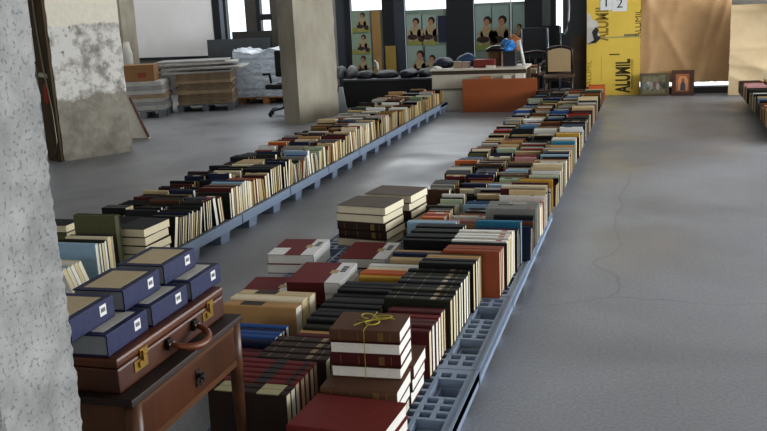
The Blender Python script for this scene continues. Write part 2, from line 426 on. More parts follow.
# palettes of the anonymous runs
MIX = (['black']*5 + ['charcoal']*2 + ['navy']*3 + ['blue']*2 + ['teal'] + ['dark green']*2 + ['olive'] + ['dark brown']*4 + ['brown']*4 + ['maroon']*3 +
       ['dark red']*2 + ['red']*2 + ['orange']*4 + ['tan']*5 + ['beige']*7 + ['cream']*11 + ['white']*15 + ['grey']*4 + ['ochre']*3 + ['pale blue']*3 + ['pale green']*4 + ['pink']*2 + ['rust']*2)
DARK = (['black']*7 + ['charcoal']*4 + ['navy']*4 + ['dark green']*4 + ['dark brown']*4 + ['brown']*2 + ['maroon']*3 + ['olive']*2 + ['cream']*2 + ['grey']*2 + ['tan'])
def run(x0, x1, y0, y1, z0, pal, where, group, hmin=.13, hmax=.2, tmin=.024, tmax=.052, leanp=.4, lmin=.7, align=1, vis=1.0, key=None):
    """a column of assorted books in small runs of a kind"""
    y = y0
    while y < y1 - .03:
        n = rnd.choice((1, 1, 2, 2, 3, 4, 5)); c = rnd.choice(pal)
        h = rnd.uniform(hmin, hmax); t0 = rnd.uniform(tmin, tmax); L = (x1 - x0)*rnd.uniform(lmin, 1.0)
        lean = rnd.choice((-.12, .08, .14, .2)) if rnd.random() < leanp else rnd.uniform(-.015, .02)
        same = rnd.random() < .45; st = 'paper' if rnd.random() < .35 else 'hard'
        if lean < -.02: y += h*math.sin(-lean)
        for k in range(n):
            t = t0 if same else t0*rnd.uniform(.7, 1.25)
            hh = h if same else max(hmin*.9, h*rnd.uniform(.88, 1.1)); cc = c if same else rnd.choice(pal)
            if y + t > y1: break
            ll = L if same else (x1 - x0)*rnd.uniform(lmin, 1.0)
            xe = x1 - rnd.uniform(0, .012) if align > 0 else x0 + rnd.uniform(0, .012) + ll
            tt = t/math.cos(lean)
            book(ll, hh, t, spine_up(xe - ll/2, y + tt/2, z0, lean, t, rnd.uniform(-.01, .01)), cc, st, where=where, group=group, title=None if rnd.random() < .5 else rnd.choice(('gold', 'pale', 'dark', 'red')), vis=vis, key=key)
            y += tt + .003
        if lean > .02: y += h*math.sin(lean)*.96
        y += rnd.choice((.002, .004, .012))
GM = 'books on the middle row of pallets'
GO = 'books on the pallet row beside the columns'
GR = 'books on the pallet row by the paper-covered wall'

# --- middle row, near end, from the photograph
for i in range(3):
    book(.345, .27, .05, flat(-.99 - .006*i, 2.79 + .006*i, PZ + .0505*i, .27, .05, -PI/2 - .05 - .01*i), 'red', label='big red flat book, %s of three under the tied brown volumes' % ('lowest', 'middle', 'topmost')[i], group=GM, pages='#e2ddd2', key='redflat')
for s, y in ((0, 3.08), (1, 3.325)):
    for i in range(3):
        book(.295, .228, .055, flat(-1.03 + .006*((i*7) % 3), y, PZ + .0555*i, .228, .055, -PI/2 + .01*i), 'brown' if i != 1 else 'dark brown',
             label='brown volume lying flat, %s of the %s stack carrying the tied bundle' % (('lowest', 'middle', 'topmost')[i], ('nearer', 'further')[s]), group=GM, pages='#e4e0d6', title='gold', key='under')
zt = PZ + .167
for i in range(4):
    c = ('brown', 'maroon', 'maroon', 'brown')[i]
    book(.272, .2, .047, flat(-1.02, 3.175, zt + .0475*i, .2, .047, (-PI/2 if i in (1, 3) else PI/2) + .035 + .006*(i % 2)), c if i != 3 else 'brown',
         label='%s tied in the string-bound bundle, %s book of four' % ('brown volume' if c == 'brown' else 'dark maroon volume', ('lowest', 'second', 'third', 'top')[i]), group=GM, pages='#e6e2d8', title='gold' if i in (1, 3) else None, key='tied')
ZTIED = zt + .0475*4
# set behind the table leg
series(-1.565, -1.25, 2.845, PZ, [('dark brown', .05, .175, 'hard', 'card'), ('dark brown', .05, .172, 'hard', 'card')] + [('dark red', .046, .172, 'hard', 'band')]*5, 'in the leather set behind the table leg', GM, lean=.04)
series(-1.52, -1.22, 3.19, PZ, [('dark brown', .062, .17, 'hard', 'gold')]*4, 'in the ribbed brown set beside the tied bundle', GM, lean=.05)
y = series(-1.46, -1.18, 3.455, PZ, [('maroon', .05, .168), ('tan', .05, .16), ('dark green', .055, .17)], 'just beyond the ribbed brown set', GM)
series(-1.47, -1.17, y + .01, PZ, [('black', .058, .178), ('black', .062, .18), ('charcoal', .058, .176), ('black', .06, .18), ('black', .058, .18), ('dark green', .06, .17), ('charcoal', .058, .17), ('black', .055, .18), ('black', .06, .178), ('charcoal', .058, .176)], 'in the run of dark binders in mid row', GM, lean=.03)
# corner by the table
series(-1.76, -1.53, 3.2, PZ, [('maroon', .05, .15), ('dark red', .05, .15), ('maroon', .045, .145)], 'in the red run by the table corner', GM)
series(-1.77, -1.53, 3.385, PZ, [('navy', .035, .16), ('blue', .042, .165), ('blue', .042, .165), ('navy', .04, .16), ('blue', .04, .165)], 'in the blue run beyond the table', GM)
series(-1.93, -1.55, 3.72, PZ, [('tan', .085, .19, 'hard', 'dark'), ('cream', .08, .195), ('beige', .085, .19, 'hard', 'dark')], 'in the thick beige set in front of the red albums', GM, lean=.05)
# tall dark volumes along the edge
y = series(-1.115, -.865, 3.475, PZ, [('maroon', .055, .205), ('maroon', .055, .21), ('maroon', .055, .205), ('dark red', .055, .205), ('maroon', .055, .21), ('maroon', .05, .2)], 'in the maroon set beyond the tied bundle', GM, lean=.05)
y = series(-1.165, -.85, y + .012, PZ, [('dark green', .06, .225), ('black', .06, .225), ('dark green', .06, .23), ('black', .058, .225), ('charcoal', .06, .23), ('dark green', .06, .23), ('dark green', .06, .225), ('black', .055, .23)], 'in the tall dark set beside the deck pockets', GM, lean=.06, title='gold')
y = series(-1.12, -.835, y + .012, PZ, [('black', .06, .25), ('black', .055, .25), ('beige', .04, .24), ('tan', .045, .24), ('olive', .035, .235)], 'in the tall run before the rust-coloured books', GM, lean=.04)
y = series(-1.05, -.745, y + .01, PZ, [('rust', .05, .25), ('rust', .045, .25), ('rust', .05, .245)], 'in the rust set at the deck edge', GM, lean=.03)
y = series(-1.045, -.735, y + .008, PZ, [('charcoal', .03, .25), ('white', .035, .255, 'paper', 'red'), ('cream', .038, .245, 'paper', 'red'), ('white', .035, .255, 'paper', 'red'), ('grey', .012, .24, 'paper'), ('white', .04, .255, 'paper', 'red'), ('cream', .038, .246, 'paper', 'red'), ('white', .035, .256, 'paper', 'red'), ('cream', .035, .248, 'paper', 'red')], 'in the white paperback run at the deck edge', GM, lean=.05)
y = series(-.99, -.72, y + .012, PZ, [('navy', .04, .24), ('navy', .04, .24), ('dark brown', .045, .2), ('teal', .05, .26), ('pale blue', .035, .25)], 'in the blue run beyond the white paperbacks', GM, lean=.05)
YE = y + .01
# orange and pale books beside the black binders
series(-1.45, -1.17, 4.33, PZ, [('ochre', .045, .165), ('orange', .05, .17), ('orange', .045, .165), ('cream', .06, .16), ('white', .05, .165)], 'in the orange and cream run beside the red albums', GM)
series(-1.37, -1.1, 4.66, PZ, [('beige', .05, .17), ('navy', .055, .185), ('tan', .05, .18), ('brown', .045, .165)], 'in the mixed run beside the rust set', GM)
y = series(-1.37, -1.07, 4.93, PZ, [('black', .06, .2), ('black', .06, .205), ('charcoal', .06, .2), ('black', .058, .205), ('dark green', .058, .2), ('black', .06, .205), ('charcoal', .055, .2)], 'in the black binder run in front of the brown stacks', GM, lean=.05)
series(-1.46, -1.14, y + .02, PZ, [('pale blue', .06, .2), ('white', .05, .19)], 'at the pale pair behind the black binders', GM)
Y2 = y + .16
# red albums with white spines lying flat
def album(cx, cy, zb, sd, colour, lab, pg_='#d8d4cb'):
    book(.36, .285, .058, flat(cx, cy, zb, .285, .058, sd), 'dark red', label=lab, group='large red albums on the middle row', pages=pg_, key='album')
for (cx, cy, n, sd, lab) in ((-1.65, 4.35, 3, .04, 'beyond the beige books'), (-2.05, 5.03, 2, .06, 'at the open gap side'), (-1.59, 5.0, 2, .02, 'before the brown folio stacks'), (-1.98, 4.42, 1, .1, 'lying low by the open gap')):
    for i in range(n):
        top = i == n - 1
        album(cx + .004*((i*3) % 2), cy, PZ + .0585*i, sd + .01*i, '',
              ('red album with white spine %s' % lab) + (', top one' if n > 1 and top else (', %s beneath the top' % ('second' if i == n - 2 else 'third') if n > 1 else '')), '#5e2422' if cy in (4.35, 4.42) else '#d8d4cb')
# two stacks of brown volumes
for s, (cx, cy, n, a) in enumerate(((-1.765, 5.62, 5, -.16), (-1.69, 5.98, 5, -.15))):
    for i in range(n):
        book(.345, .3, .054, flat(cx + .006*((i*5) % 3 - 1), cy + .004*((i*3) % 2), PZ + .0545*i, .3, .054, (-PI/2 if i in (1, 2) else PI/2) + a + .012*((i*7) % 3 - 1)), 'taupe' if i not in (1, 2) else 'dark brown',
             label='brown folio lying flat, %s of five in the %s brown stack' % (('lowest', 'second', 'third', 'fourth', 'topmost')[i], ('nearer', 'further')[s]), group='stacked brown folios on the middle row', pages='#d9cfb4', title='gold' if i in (1, 2) else None, key='folio')
# --- middle row, assorted columns
run(-1.46, -1.26, Y2, 6.4, PZ, MIX, 'innermost column', GM, .12, .18)
run(-1.24, -1.02, Y2, 6.84, PZ, MIX, 'inner column', GM, .12, .2)
run(-1.0, -.68, YE, 6.68, PZ, MIX, 'open-floor column', GM, .17, .25)
run(-1.62, -1.42, 6.5, 13.75, PZ, MIX, 'innermost column', GM, .12, .17)
run(-1.41, -1.18, 6.5, 13.75, PZ, MIX, 'inner column', GM, .12, .18)
run(-1.17, -.94, 6.88, 13.75, PZ, MIX, 'third column', GM, .13, .19)
run(-.93, -.665, 6.7, 13.8, PZ, MIX, 'open-floor column', GM, .15, .23)
# --- row beside the columns, near end
XO0, XO1 = -3.86, -3.04
for i, (c, t) in enumerate((('white', .03), ('pale blue', .03), ('cream', .028), ('white', .03), ('cream', .03))):
    book(.24, .17, t, spine_up(-3.28, 4.33 + i*.037, PZ, -.42, t), c, 'paper', where='in the tilted pale run behind the blue box files', group=GO)
series(-3.47, -3.17, 4.6, PZ, [('pale blue', .035, .215), ('dark green', .03, .21), ('white', .03, .2), ('dark green', .03, .21), ('cream', .045, .22), ('navy', .02, .22)], 'in the run before the green album', GO)
book(.33, .3, .05, T((-3.18, 4.87, PZ + .165)) @ R(-PI/2, 'Y'), 'olive', label='dark olive album standing upright beside the flat stack of four', group=GO, pages='#4c4c3a', key='album2')
for i in range(4):
    book(.3, .22, .056, flat(-3.15 + .008*(i % 2), 5.09, PZ + .0565*i, .22, .056, PI - .05*(i % 2)), ('grey', 'black', 'dark green', 'charcoal')[i], label='%s book with cream pages, %s in the flat stack behind the olive album' % (('grey', 'black', 'dark green', 'charcoal')[i], ('lowest', 'second', 'third', 'topmost')[i]), group=GO, key='flatfour')
for i in range(5):
    book(.23, .17, .05, flat(-3.68, 4.95 + .004*i, PZ + .0505*i, .17, .05, -PI/2 if i % 2 else PI/2), ('brown', 'tan', 'dark brown', 'olive', 'black')[i], label='%s book, %s in the flat stack beside the olive album' % (('brown', 'tan', 'dark brown', 'olive', 'black')[i], ('lowest', 'second', 'third', 'fourth', 'topmost')[i]), group=GO, key='flatfive')
series(-3.28, -3.03, 5.27, PZ, [('black', .05, .21), ('maroon', .026, .2), ('black', .022, .2), ('charcoal', .026, .195), ('white', .022, .19), ('black', .026, .19), ('navy', .026, .2), ('white', .024, .185), ('dark green', .03, .2), ('cream', .026, .18), ('black', .03, .19), ('olive', .03, .18), ('charcoal', .035, .2)], 'in the tilted dark run behind the flat stack', GO, lean=.26)
run(-3.28, -3.04, 5.74, 6.1, PZ, DARK, 'open-gap column', GO, .16, .22, .025, .045, .7)
series(-3.3, -3.03, 6.14, PZ, [('dark green', .03, .2), ('maroon', .05, .225), ('cream', .03, .22), ('maroon', .05, .225), ('white', .035, .21), ('grey', .035, .22), ('pale blue', .04, .23), ('navy', .045, .235), ('white', .04, .22), ('beige', .045, .21)], 'in the maroon and white run beside the open gap', GO, lean=.04)
run(-3.28, -3.04, 6.56, 6.95, PZ, MIX, 'open-gap column', GO, .17, .22)
series(-3.3, -3.05, 6.98, PZ, [('black', .04, .22), ('black', .04, .22), ('black', .042, .222), ('black', .04, .22), ('black', .04, .22), ('black', .04, .22)], 'in the black set beside the open gap', GO, lean=.03)
run(-3.28, -3.04, 7.26, 13.7, PZ, MIX, 'open-gap column', GO, .15, .22, leanp=.55)
run(-3.57, -3.31, 5.0, 8.2, PZ, DARK + ['cream', 'tan', 'beige', 'orange'], 'middle column', GO, .14, .21)
run(-3.84, -3.6, 5.15, 8.2, PZ, DARK + ['cream', 'tan', 'beige', 'rust', 'orange'], 'column-side column', GO, .13, .19)
run(-3.57, -3.31, 8.2, 13.7, PZ, MIX, 'middle column', GO, .13, .2)
run(-3.84, -3.6, 8.2, 13.7, PZ, MIX, 'column-side column', GO, .13, .19)
# --- row by the paper-covered wall
LT = MIX + ['white']*8 + ['cream']*5 + ['pink']*3
run(1.19, 1.5, 10.6, 14.4, PZ, LT, 'column by the paper-covered wall', GR, .15, .22, align=-1)
run(1.52, 1.76, 10.9, 14.4, PZ, LT, 'second column by the paper-covered wall', GR, .15, .22, align=-1)
run(1.78, 2.02, 11.5, 14.4, PZ, LT, 'third column by the paper-covered wall', GR, .15, .22, align=-1)

# --- which ones stand as individuals: the 300 that show largest
EDGE = ('open-floor column', 'open-gap column', 'column by the paper-covered wall')
def seen_area(b):
    pts = []
    for x in (-b['l']/2, b['l']/2):
        for y in (-b['t']/2, b['t']/2):
            for z in (0, b['w']): pts.append(project(b['M'] @ Vector((x, y, z))))
    xs = [p[0] for p in pts]; ys = [p[1] for p in pts]
    if max(xs) < 55 or min(xs) > W or min(ys) > H: return 0
    top = [project(b['M'] @ Vector((x, y, b['w']))) for x, y in ((-b['l']/2, -b['t']/2), (b['l']/2, -b['t']/2), (b['l']/2, b['t']/2), (-b['l']/2, b['t']/2))]
    def area(q): return abs(sum(q[i][0]*q[(i+1) % 4][1] - q[(i+1) % 4][0]*q[i][1] for i in range(4)))/2
    a = area(top)
    if b['where'] in EDGE or b['key']:
        s = [project(b['M'] @ Vector((b['l']/2, y, z))) for y, z in ((-b['t']/2, 0), (b['t']/2, 0), (b['t']/2, b['w']), (-b['t']/2, b['w']))]
        a += area(s)
    if b['where'] and 'in the' in b['where'] or b['key']: a += 500
    return a
from mathutils.bvhtree import BVHTree
def visible_counts(step=1.6):
    V, Fc, own = [], [], []
    def addbox(x0, x1, y0, y1, z0, z1, M, idx):
        n = len(V)
        for p in ((x0, y0, z0), (x1, y0, z0), (x1, y1, z0), (x0, y1, z0), (x0, y0, z1), (x1, y0, z1), (x1, y1, z1), (x0, y1, z1)):
            V.append((M @ Vector(p))[:])
        for f in ((0, 3, 2, 1), (4, 5, 6, 7), (0, 1, 5, 4), (1, 2, 6, 5), (2, 3, 7, 6), (3, 0, 4, 7)):
            Fc.append([n + i for i in f]); own.append(idx)
    for b in BOOKS: addbox(-b['l']/2, b['l']/2, -b['t']/2, b['t']/2, 0, b['w'], b['M'], b['n'])
    I = Matrix.Identity(4)
    addbox(px_edge - .7, px_edge, 1.42, 1.7, 0, 3.6, I, -1)                     # near column
    addbox(-1.8, -1.36, 2.07, 2.8, .48, .65, I, -1); addbox(-1.785, -1.425, 2.1, 2.775, .65, .76, I, -1); addbox(-1.68, -1.46, 2.1, 2.85, .76, .89, I, -1)
    tree = BVHTree.FromPolygons(V, Fc); cnt = {}
    org = Vector((0, 0, CAMZ)); y = .5
    while y < H:
        x = .5
        while x < W:
            h = tree.ray_cast(org, ray(x, y).normalized())
            if h[2] is not None and own[h[2]] >= 0: cnt[own[h[2]]] = cnt.get(own[h[2]], 0) + 1
            x += step
        y += step
    return cnt
SEEN = visible_counts()
ranked = sorted((b for b in BOOKS if SEEN.get(b['n'])), key=lambda b: -SEEN[b['n']])
NIND = 300
individual = set(b['n'] for b in ranked[:NIND])
print('VISIBLE BOOKS', len(ranked), 'smallest individual', SEEN[ranked[min(NIND, len(ranked)) - 1]['n']])

gold = mat('#7d6436', .45, .2, 60, metal=.4); pale_t = mat('#c9c2b0', .7, .1, 60); dark_t = mat('#2a211d', .7, .1, 60); red_t = mat('#a83230', .6, .1, 60)
card = mat('#b3ab84', .8, .15, 60)
ONES = ['', 'first', 'second', 'third', 'fourth', 'fifth', 'sixth', 'seventh', 'eighth', 'ninth', 'tenth', 'eleventh', 'twelfth', 'thirteenth', 'fourteenth', 'fifteenth', 'sixteenth', 'seventeenth', 'eighteenth', 'nineteenth']
TENS = {20: 'twent', 30: 'thirt', 40: 'fort', 50: 'fift', 60: 'sixt', 70: 'sevent', 80: 'eight', 90: 'ninet'}
def ordinal(n):
    if n < 20: return ONES[n]
    if n >= 100: return 'hundred-and-' + ordinal(n - 100) if n > 100 else 'hundredth'
    t = n//10*10
    return TENS[t] + ('ieth' if n == t else 'y-' + ONES[n - t])
ROWN = {GM: 'middle row', GO: 'row beside the columns', GR: 'row'}
bycol = {}
for b in BOOKS:
    if b['where']: bycol.setdefault((b['group'], b['where']), []).append(b)
def words_in(s): return len(s.replace(',', '').split())
used = set()
for (g, wh), L in bycol.items():
    L.sort(key=lambda b: b['M'].translation.y)
    for i, b in enumerate(L):
        if b['n'] not in individual: continue
        size = 'thin ' if b['t'] < .027 else ('thick ' if b['t'] > .055 else '')
        kind = 'paperback' if b['s'] == 'paper' else 'book'
        if wh.startswith(('in ', 'at ', 'just ')):
            tries = ['%s%s %s, %s %s' % (size, b['c'], kind, ordinal(i + 1), wh), '%s %s, %s %s' % (b['c'], kind, ordinal(i + 1), wh)]
        else:
            pv = L[i-1]['c'] if i else None; nx = L[i+1]['c'] if i + 1 < len(L) else None
            place = wh if g == GR else '%s of the %s' % (wh, ROWN[g])
            tries = []
            if pv and nx: tries.append('%s%s %s between %s and %s, %s in the %s' % (size, b['c'], kind, pv, nx, ordinal(i + 1), place))
            if pv: tries.append('%s%s %s behind a %s one, %s in the %s' % (size, b['c'], kind, pv, ordinal(i + 1), place))
            tries += ['%s %s, %s in the %s' % (b['c'], kind, ordinal(i + 1), place)]
        for s in tries:
            if words_in(s) <= 16: break
        b['label'] = s; used.add(s)
def titles(b, kind, o):
    l, w, t = b['l'], b['w'], b['t']; e = .0006; hw = t*.36
    spans = {'gold': ((-.36, -.35), (-.1, -.09), (.19, .27), (.36, .37)), 'pale': ((-.1, .25),), 'dark': ((-.28, .02),), 'red': ((.3, .4),), 'card': ((.12, .4), (-.42, -.2)), 'band': ((-.05, .12), (.36, .42))}[kind]
    if kind in ('card', 'band'): hw = t*.45
    for a, c in spans: obj({'gold': 'gilt_band', 'card': 'paper_label'}.get(kind, 'spine_label'), bx(a*l, c*l, -hw, hw, w - .004, w + e), TM[kind], o)
TM = {'gold': gold, 'pale': pale_t, 'dark': dark_t, 'red': red_t, 'card': card, 'band': dark_t}
page_mats = {h: mat(h, .85, .12, 90) for h in set(PAGES)}
stuff = bmesh.new(); clay = stuff.loops.layers.color.new('tint')
nstuff = 0
for b in BOOKS:
    bt, over, rd = geom(b)
    if b['n'] in individual:
        bm = bmesh.new(); cover_bm(bm, b['l'], b['w'], b['t'], bt, rd, 3)
        paper = b['s'] == 'paper'
        o = obj('book', bm, mat(PAL[b['c']], .5 if paper else .68, .14, 40, .05, spec=.3), M=b['M'])
        tag(o, b['label'], 'book', b['group'])
        pg = bx(-b['l']/2 + over, b['l']/2 - over, -b['t']/2 + bt, b['t']/2 - bt, .004 if not paper else .0005, b['w'] - bt - .0005)
        obj('page_block', pg, mat(b['pages'], .85, .12, 90), o)
        ti = b['title']
        if b['key'] == 'album':
            k = bx(-b['l']/2, b['l']/2, -b['t']/2 - .0008, b['t']/2 + .0008, b['w']*.72, b['w'] + .001)
            obj('white_spine', k, mat('#d9d7d4', .6, .06, 30), o)
            if abs(b['M'].translation.y - 5.03) < .03 and b['M'].translation.z > .23:
                obj('white_label', bx(-b['l']*.5, -b['l']*.08, b['t']/2 - .002, b['t']/2 + .001, 0, b['w']*.36), mat('#d9d7d4', .6, .06, 30), o)
            tp = bx(-.02, .04, b['t']/2 + .0008, b['t']/2 + .0016, b['w']*.66, b['w']*.80)
            obj('tape_strip', tp, mat('#b39a6c', .6, .1, 30), o)
            lb = bmesh.new()
            for q, (a, c) in enumerate(((-.05, -.033), (-.026, -.02), (-.012, .006), (.014, .022), (.03, .05))):
                box(lb, a + .06, c + .06, b['t']/2 + .0008, b['t']/2 + .0014, b['w']*.82, b['w']*.93)
            obj('spine_print', lb, mat('#2a2a2c', .7, .1, 30), o)
        elif ti:
            titles(b, ti, o)
    else:
        if b['M'].translation.y < 0: continue
        fs = cover_bm(stuff, b['l'], b['w'], b['t'], bt, .003, 1, b['M'])
        col = lin(PAL[b['c']]); sh = rnd.uniform(.85, 1.12)
        col = (col[0]*sh, col[1]*sh, col[2]*sh, 1)
        for f in fs:
            for lp in f.loops: lp[clay] = col
        n0 = len(stuff.faces)
        box(stuff, -b['l']/2 + over, b['l']/2 - over, -b['t']/2 + bt, b['t']/2 - bt, .002, b['w'] - bt, b['M'])
        stuff.faces.ensure_lookup_table(); pc = lin(b['pages'])
        for f in stuff.faces[n0:]:
            for lp in f.loops: lp[clay] = pc
        nstuff += 1
sm = bpy.data.materials.new('mixed_book_covers'); sm.use_nodes = True
an = sm.node_tree.nodes.new('ShaderNodeVertexColor'); an.layer_name = 'tint'
sb = sm.node_tree.nodes['Principled BSDF']; sb.inputs['Roughness'].default_value = .65; sb.inputs['Specular IOR Level'].default_value = .3
sm.node_tree.links.new(an.outputs['Color'], sb.inputs['Base Color'])
so = obj('book', stuff, sm); so['kind'] = 'stuff'
tag(so, 'countless assorted books standing at the distant ends of the pallet rows', 'books')
print('BOOKS', len(BOOKS), 'individual', len(individual), 'stuff', nstuff)

# yellow string round the bundle
sc_ = T((-1.02, 3.175, 0)) @ R(.035, 'Z')
def sp(x, y, z): return sc_ @ Vector((x, y, z))
zt2 = ZTIED + .002; zb2 = PZ + .168
bm = bmesh.new(); hx, hy = .139, .103
tube(bm, [sp(.0, -hy, zb2), sp(.0, -hy, zt2), sp(.0, hy, zt2), sp(.0, hy, zb2)], .0016, 6)
tube(bm, [sp(-.05, .005, zt2), sp(.0, 0, zt2 + .002), sp(.06, .03, zt2)], .0016, 6)
def loop(cx, cy, r, a0, turns=1.0, k=.6):
    return [sp(cx + r*math.cos(a0 + 2*PI*turns*i/14), cy + r*k*math.sin(a0 + 2*PI*turns*i/14), zt2 + .004 + .006*math.sin(PI*i/14)) for i in range(15)]
tube(bm, loop(.018, -.035, .026, PI*.6, 1, 1.3), .0022, 6)
tube(bm, loop(.045, .03, .034, PI, 1, .5), .0022, 6)
tube(bm, loop(-.02, .035, .024, 0, .8, .9), .0022, 6)
tube(bm, [sp(0, 0, zt2 + .004), sp(-.03, -.03, zt2 + .003), sp(-.05, -.06, zt2 + .002)], .002, 6)
tube(bm, [sp(0, 0, zt2 + .004), sp(.05, .02, zt2 + .008), sp(.09, .025, zt2 + .003)], .002, 6)
tag(obj('string', bm, mat('#b9ab3a', .7, .1, 80)), 'yellow string tied in a bow around the brown book bundle', 'string')

# ------------------------------------------------------------------ plastic pallets
pl_mat = mat('#828fa2', .5, .1, 8, .04, bscale=60)
def deck_bm(wd, ln, pockets):
    """latticed deck with pockets over the feet; origin at plan centre, top at .15"""
    def ticks(a, b, extra):
        n = max(1, round((b - a)/.064)); step = (b - a)/n
        t = [a]
        for i in range(n): t += [a + step*i + .009, a + step*(i+1) - .009]
        return t + [b]
    rim = .032
    xs = [-wd/2] + ticks(-wd/2 + rim, wd/2 - rim, 0) + [wd/2]; ys = [-ln/2] + ticks(-ln/2 + rim, ln/2 - rim, 0) + [ln/2]
    nx, ny = len(xs) - 1, len(ys) - 1
    hole_x = [i for i in range(2, nx - 1, 2)]; hole_y = [j for j in range(2, ny - 1, 2)]
    mid = lambda a, i: (a[i] + a[i+1])/2
    rects = []
    for (px, py) in pockets:
        ci = sorted(hole_x, key=lambda i: abs(mid(xs, i) - px))[:2]; cj = sorted(hole_y, key=lambda j: abs(mid(ys, j) - py))[:3]
        rects.append((min(ci), max(ci), min(cj), max(cj)))
    def solid(i, j):
        for a, b, c, d in rects:
            if a <= i <= b and c <= j <= d: return False
        ix = i >= 2 and (i - 2) % 2 == 0 and i < nx - 1; jy = j >= 2 and (j - 2) % 2 == 0 and j < ny - 1
        return not (ix and jy)
    bm = bmesh.new(); V = {}
    def v(i, j, k):
        if (i, j, k) not in V: V[(i, j, k)] = bm.verts.new((xs[i], ys[j], (.112, .15)[k]))
        return V[(i, j, k)]
    S = [[solid(i, j) for j in range(ny)] for i in range(nx)]
    ok = lambda i, j: 0 <= i < nx and 0 <= j < ny and S[i][j]
    for i in range(nx):
        for j in range(ny):
            if not S[i][j]: continue
            bm.faces.new((v(i, j, 1), v(i+1, j, 1), v(i+1, j+1, 1), v(i, j+1, 1)))
            bm.faces.new((v(i, j, 0), v(i, j+1, 0), v(i+1, j+1, 0), v(i+1, j, 0)))
            if not ok(i-1, j): bm.faces.new((v(i, j, 0), v(i, j, 1), v(i, j+1, 1), v(i, j+1, 0)))
            if not ok(i+1, j): bm.faces.new((v(i+1, j, 0), v(i+1, j+1, 0), v(i+1, j+1, 1), v(i+1, j, 1)))
            if not ok(i, j-1): bm.faces.new((v(i, j, 0), v(i+1, j, 0), v(i+1, j, 1), v(i, j, 1)))
            if not ok(i, j+1): bm.faces.new((v(i, j+1, 0), v(i, j+1, 1), v(i+1, j+1, 1), v(i+1, j+1, 0)))
    # raised lip round the deck
    for a in (-1, 1):
        box(bm, a*(wd/2 - .006) - .006, a*(wd/2 - .006) + .006, -ln/2, ln/2, .085, .156)
        box(bm, -wd/2, wd/2, a*(ln/2 - .006) - .006, a*(ln/2 - .006) + .006, .085, .1495)
    return bm
def foot_bm(px, py):
    bm = bmesh.new()
    def ring(hx, hy, z): return [bm.verts.new((px + sx*hx, py + sy*hy, z)) for sx, sy in ((-1, -1), (1, -1), (1, 1), (-1, 1))]
    a = ring(.062, .085, .112); b_ = ring(.05, .07, 0); c = ring(.052, .075, .112); d = ring(.04, .06, .012)
    for p, q in ((a, b_), (d, c)):
        for i in range(4): bm.faces.new((p[i], p[(i+1) % 4], q[(i+1) % 4], q[i]))
    bm.faces.new(b_[::-1]); bm.faces.new(d)
    for i in range(4): bm.faces.new((c[i], c[(i+1) % 4], a[(i+1) % 4], a[i]))
    box(bm, px - .006, px + .006, py - .03, py + .03, .012, .09)
    return bm
protos = {}
def pallet(x0, x1, y0, y1, label, group):
    wd, ln = x1 - x0, y1 - y0; key = (round(wd, 3), round(ln, 3))
    cx, cy = (x0 + x1)/2, (y0 + y1)/2
    if key not in protos:
        t = thing('plastic_pallet', label, 'pallet', (cx, cy, 0), 0, group)
        spots = [(px, py) for px in ([-wd/2 + .085, 0, wd/2 - .085] if wd > .7 else [-wd/2 + .085, wd/2 - .085]) for py in (-ln*.25, ln*.25)]
        obj('deck', deck_bm(wd, ln, spots), pl_mat, t)
        for s in spots: obj('foot', foot_bm(*s), pl_mat, t)
        protos[key] = t
        return
    src = protos[key]; t = src.copy(); C.objects.link(t); t.location = (cx, cy, 0); tag(t, label, 'pallet', group)
    for ch in src.children:
        c = ch.copy(); C.objects.link(c); c.parent = t
for k in range(10):
    y0 = 4.28 + k*1.0
    pallet(-3.9, -3.0, y0, y0 + (.985 if k < 9 else .46), 'grey plastic pallet, %s from the box files in the row beside the columns' % ordinal(k + 1), 'pallets in the row beside the columns')
pallet(-1.33, -.685, 1.82, 2.81, 'narrow grey plastic pallet under the big red flat books beside the table', 'pallets in the middle row')
for k in range(4):
    y0 = (2.83, 3.606, 4.6, 5.6)[k]
    pallet(-1.6 if k == 0 else -2.06, -.685, y0, y0 + (.77 if k == 0 else .99) if k == 0 else y0 + .985 - .215*0, 'wide grey plastic pallet, %s' % ('with open deck pockets beside the tied bundle', 'under the red albums and white paperbacks', 'under the black binder run behind the red albums', 'under the brown folio stacks')[k], 'pallets in the middle row')
for k in range(7):
    y0 = 6.615 + k*1.02
    pallet(-1.64, -.76, y0, y0 + .985, 'grey plastic pallet, %s beyond the brown stacks in the middle row' % ordinal(k + 1), 'pallets in the middle row')
for k in range(4):
    y0 = 10.45 + k*1.0
    pallet(1.34, 2.2, y0, y0 + .985, 'grey plastic pallet, %s in the row by the paper-covered wall' % ordinal(k + 1), 'pallets by the paper-covered wall')

# ------------------------------------------------------------------ table, suitcase, box files
def wood_mat(name, a, b, scale=6, rough=.4, stretch=(1, .15, 1)):
    M = ramp_mat(name, [(.3, a), (.7, b)], scale, 6, rough, .06, stretch=stretch, distortion=.6)
    return M
tw = wood_mat('dark_stained_wood', '#1b0f09', '#331d10', rough=.6); tw2 = wood_mat('drawer_veneer', '#331a09', '#552e12', 7, .35, (1, 1, .12)); tw3 = wood_mat('worn_edge_wood', '#3c2310', '#633d1c')
TX, TY0, TY1, TZ = -1.36, 2.07, 2.8, .65
t = thing('side_table', 'dark wooden table with a drawer under the brown suitcase', 'table', (TX - .22, (TY0 + TY1)/2, 0))
hw, hl = .22, (TY1 - TY0)/2
obj('table_top', bx(-hw, hw - .012, -hl, hl, TZ - .022, TZ, .004), tw, t)
ap = bmesh.new()
box(ap, -hw + .02, -hw + .035, -hl + .04, hl - .04, TZ - .17, TZ - .022)
for s in (-1, 1): box(ap, -hw + .03, hw - .03, s*(hl - .03) - .008, s*(hl - .03) + .008, TZ - .17, TZ - .022)
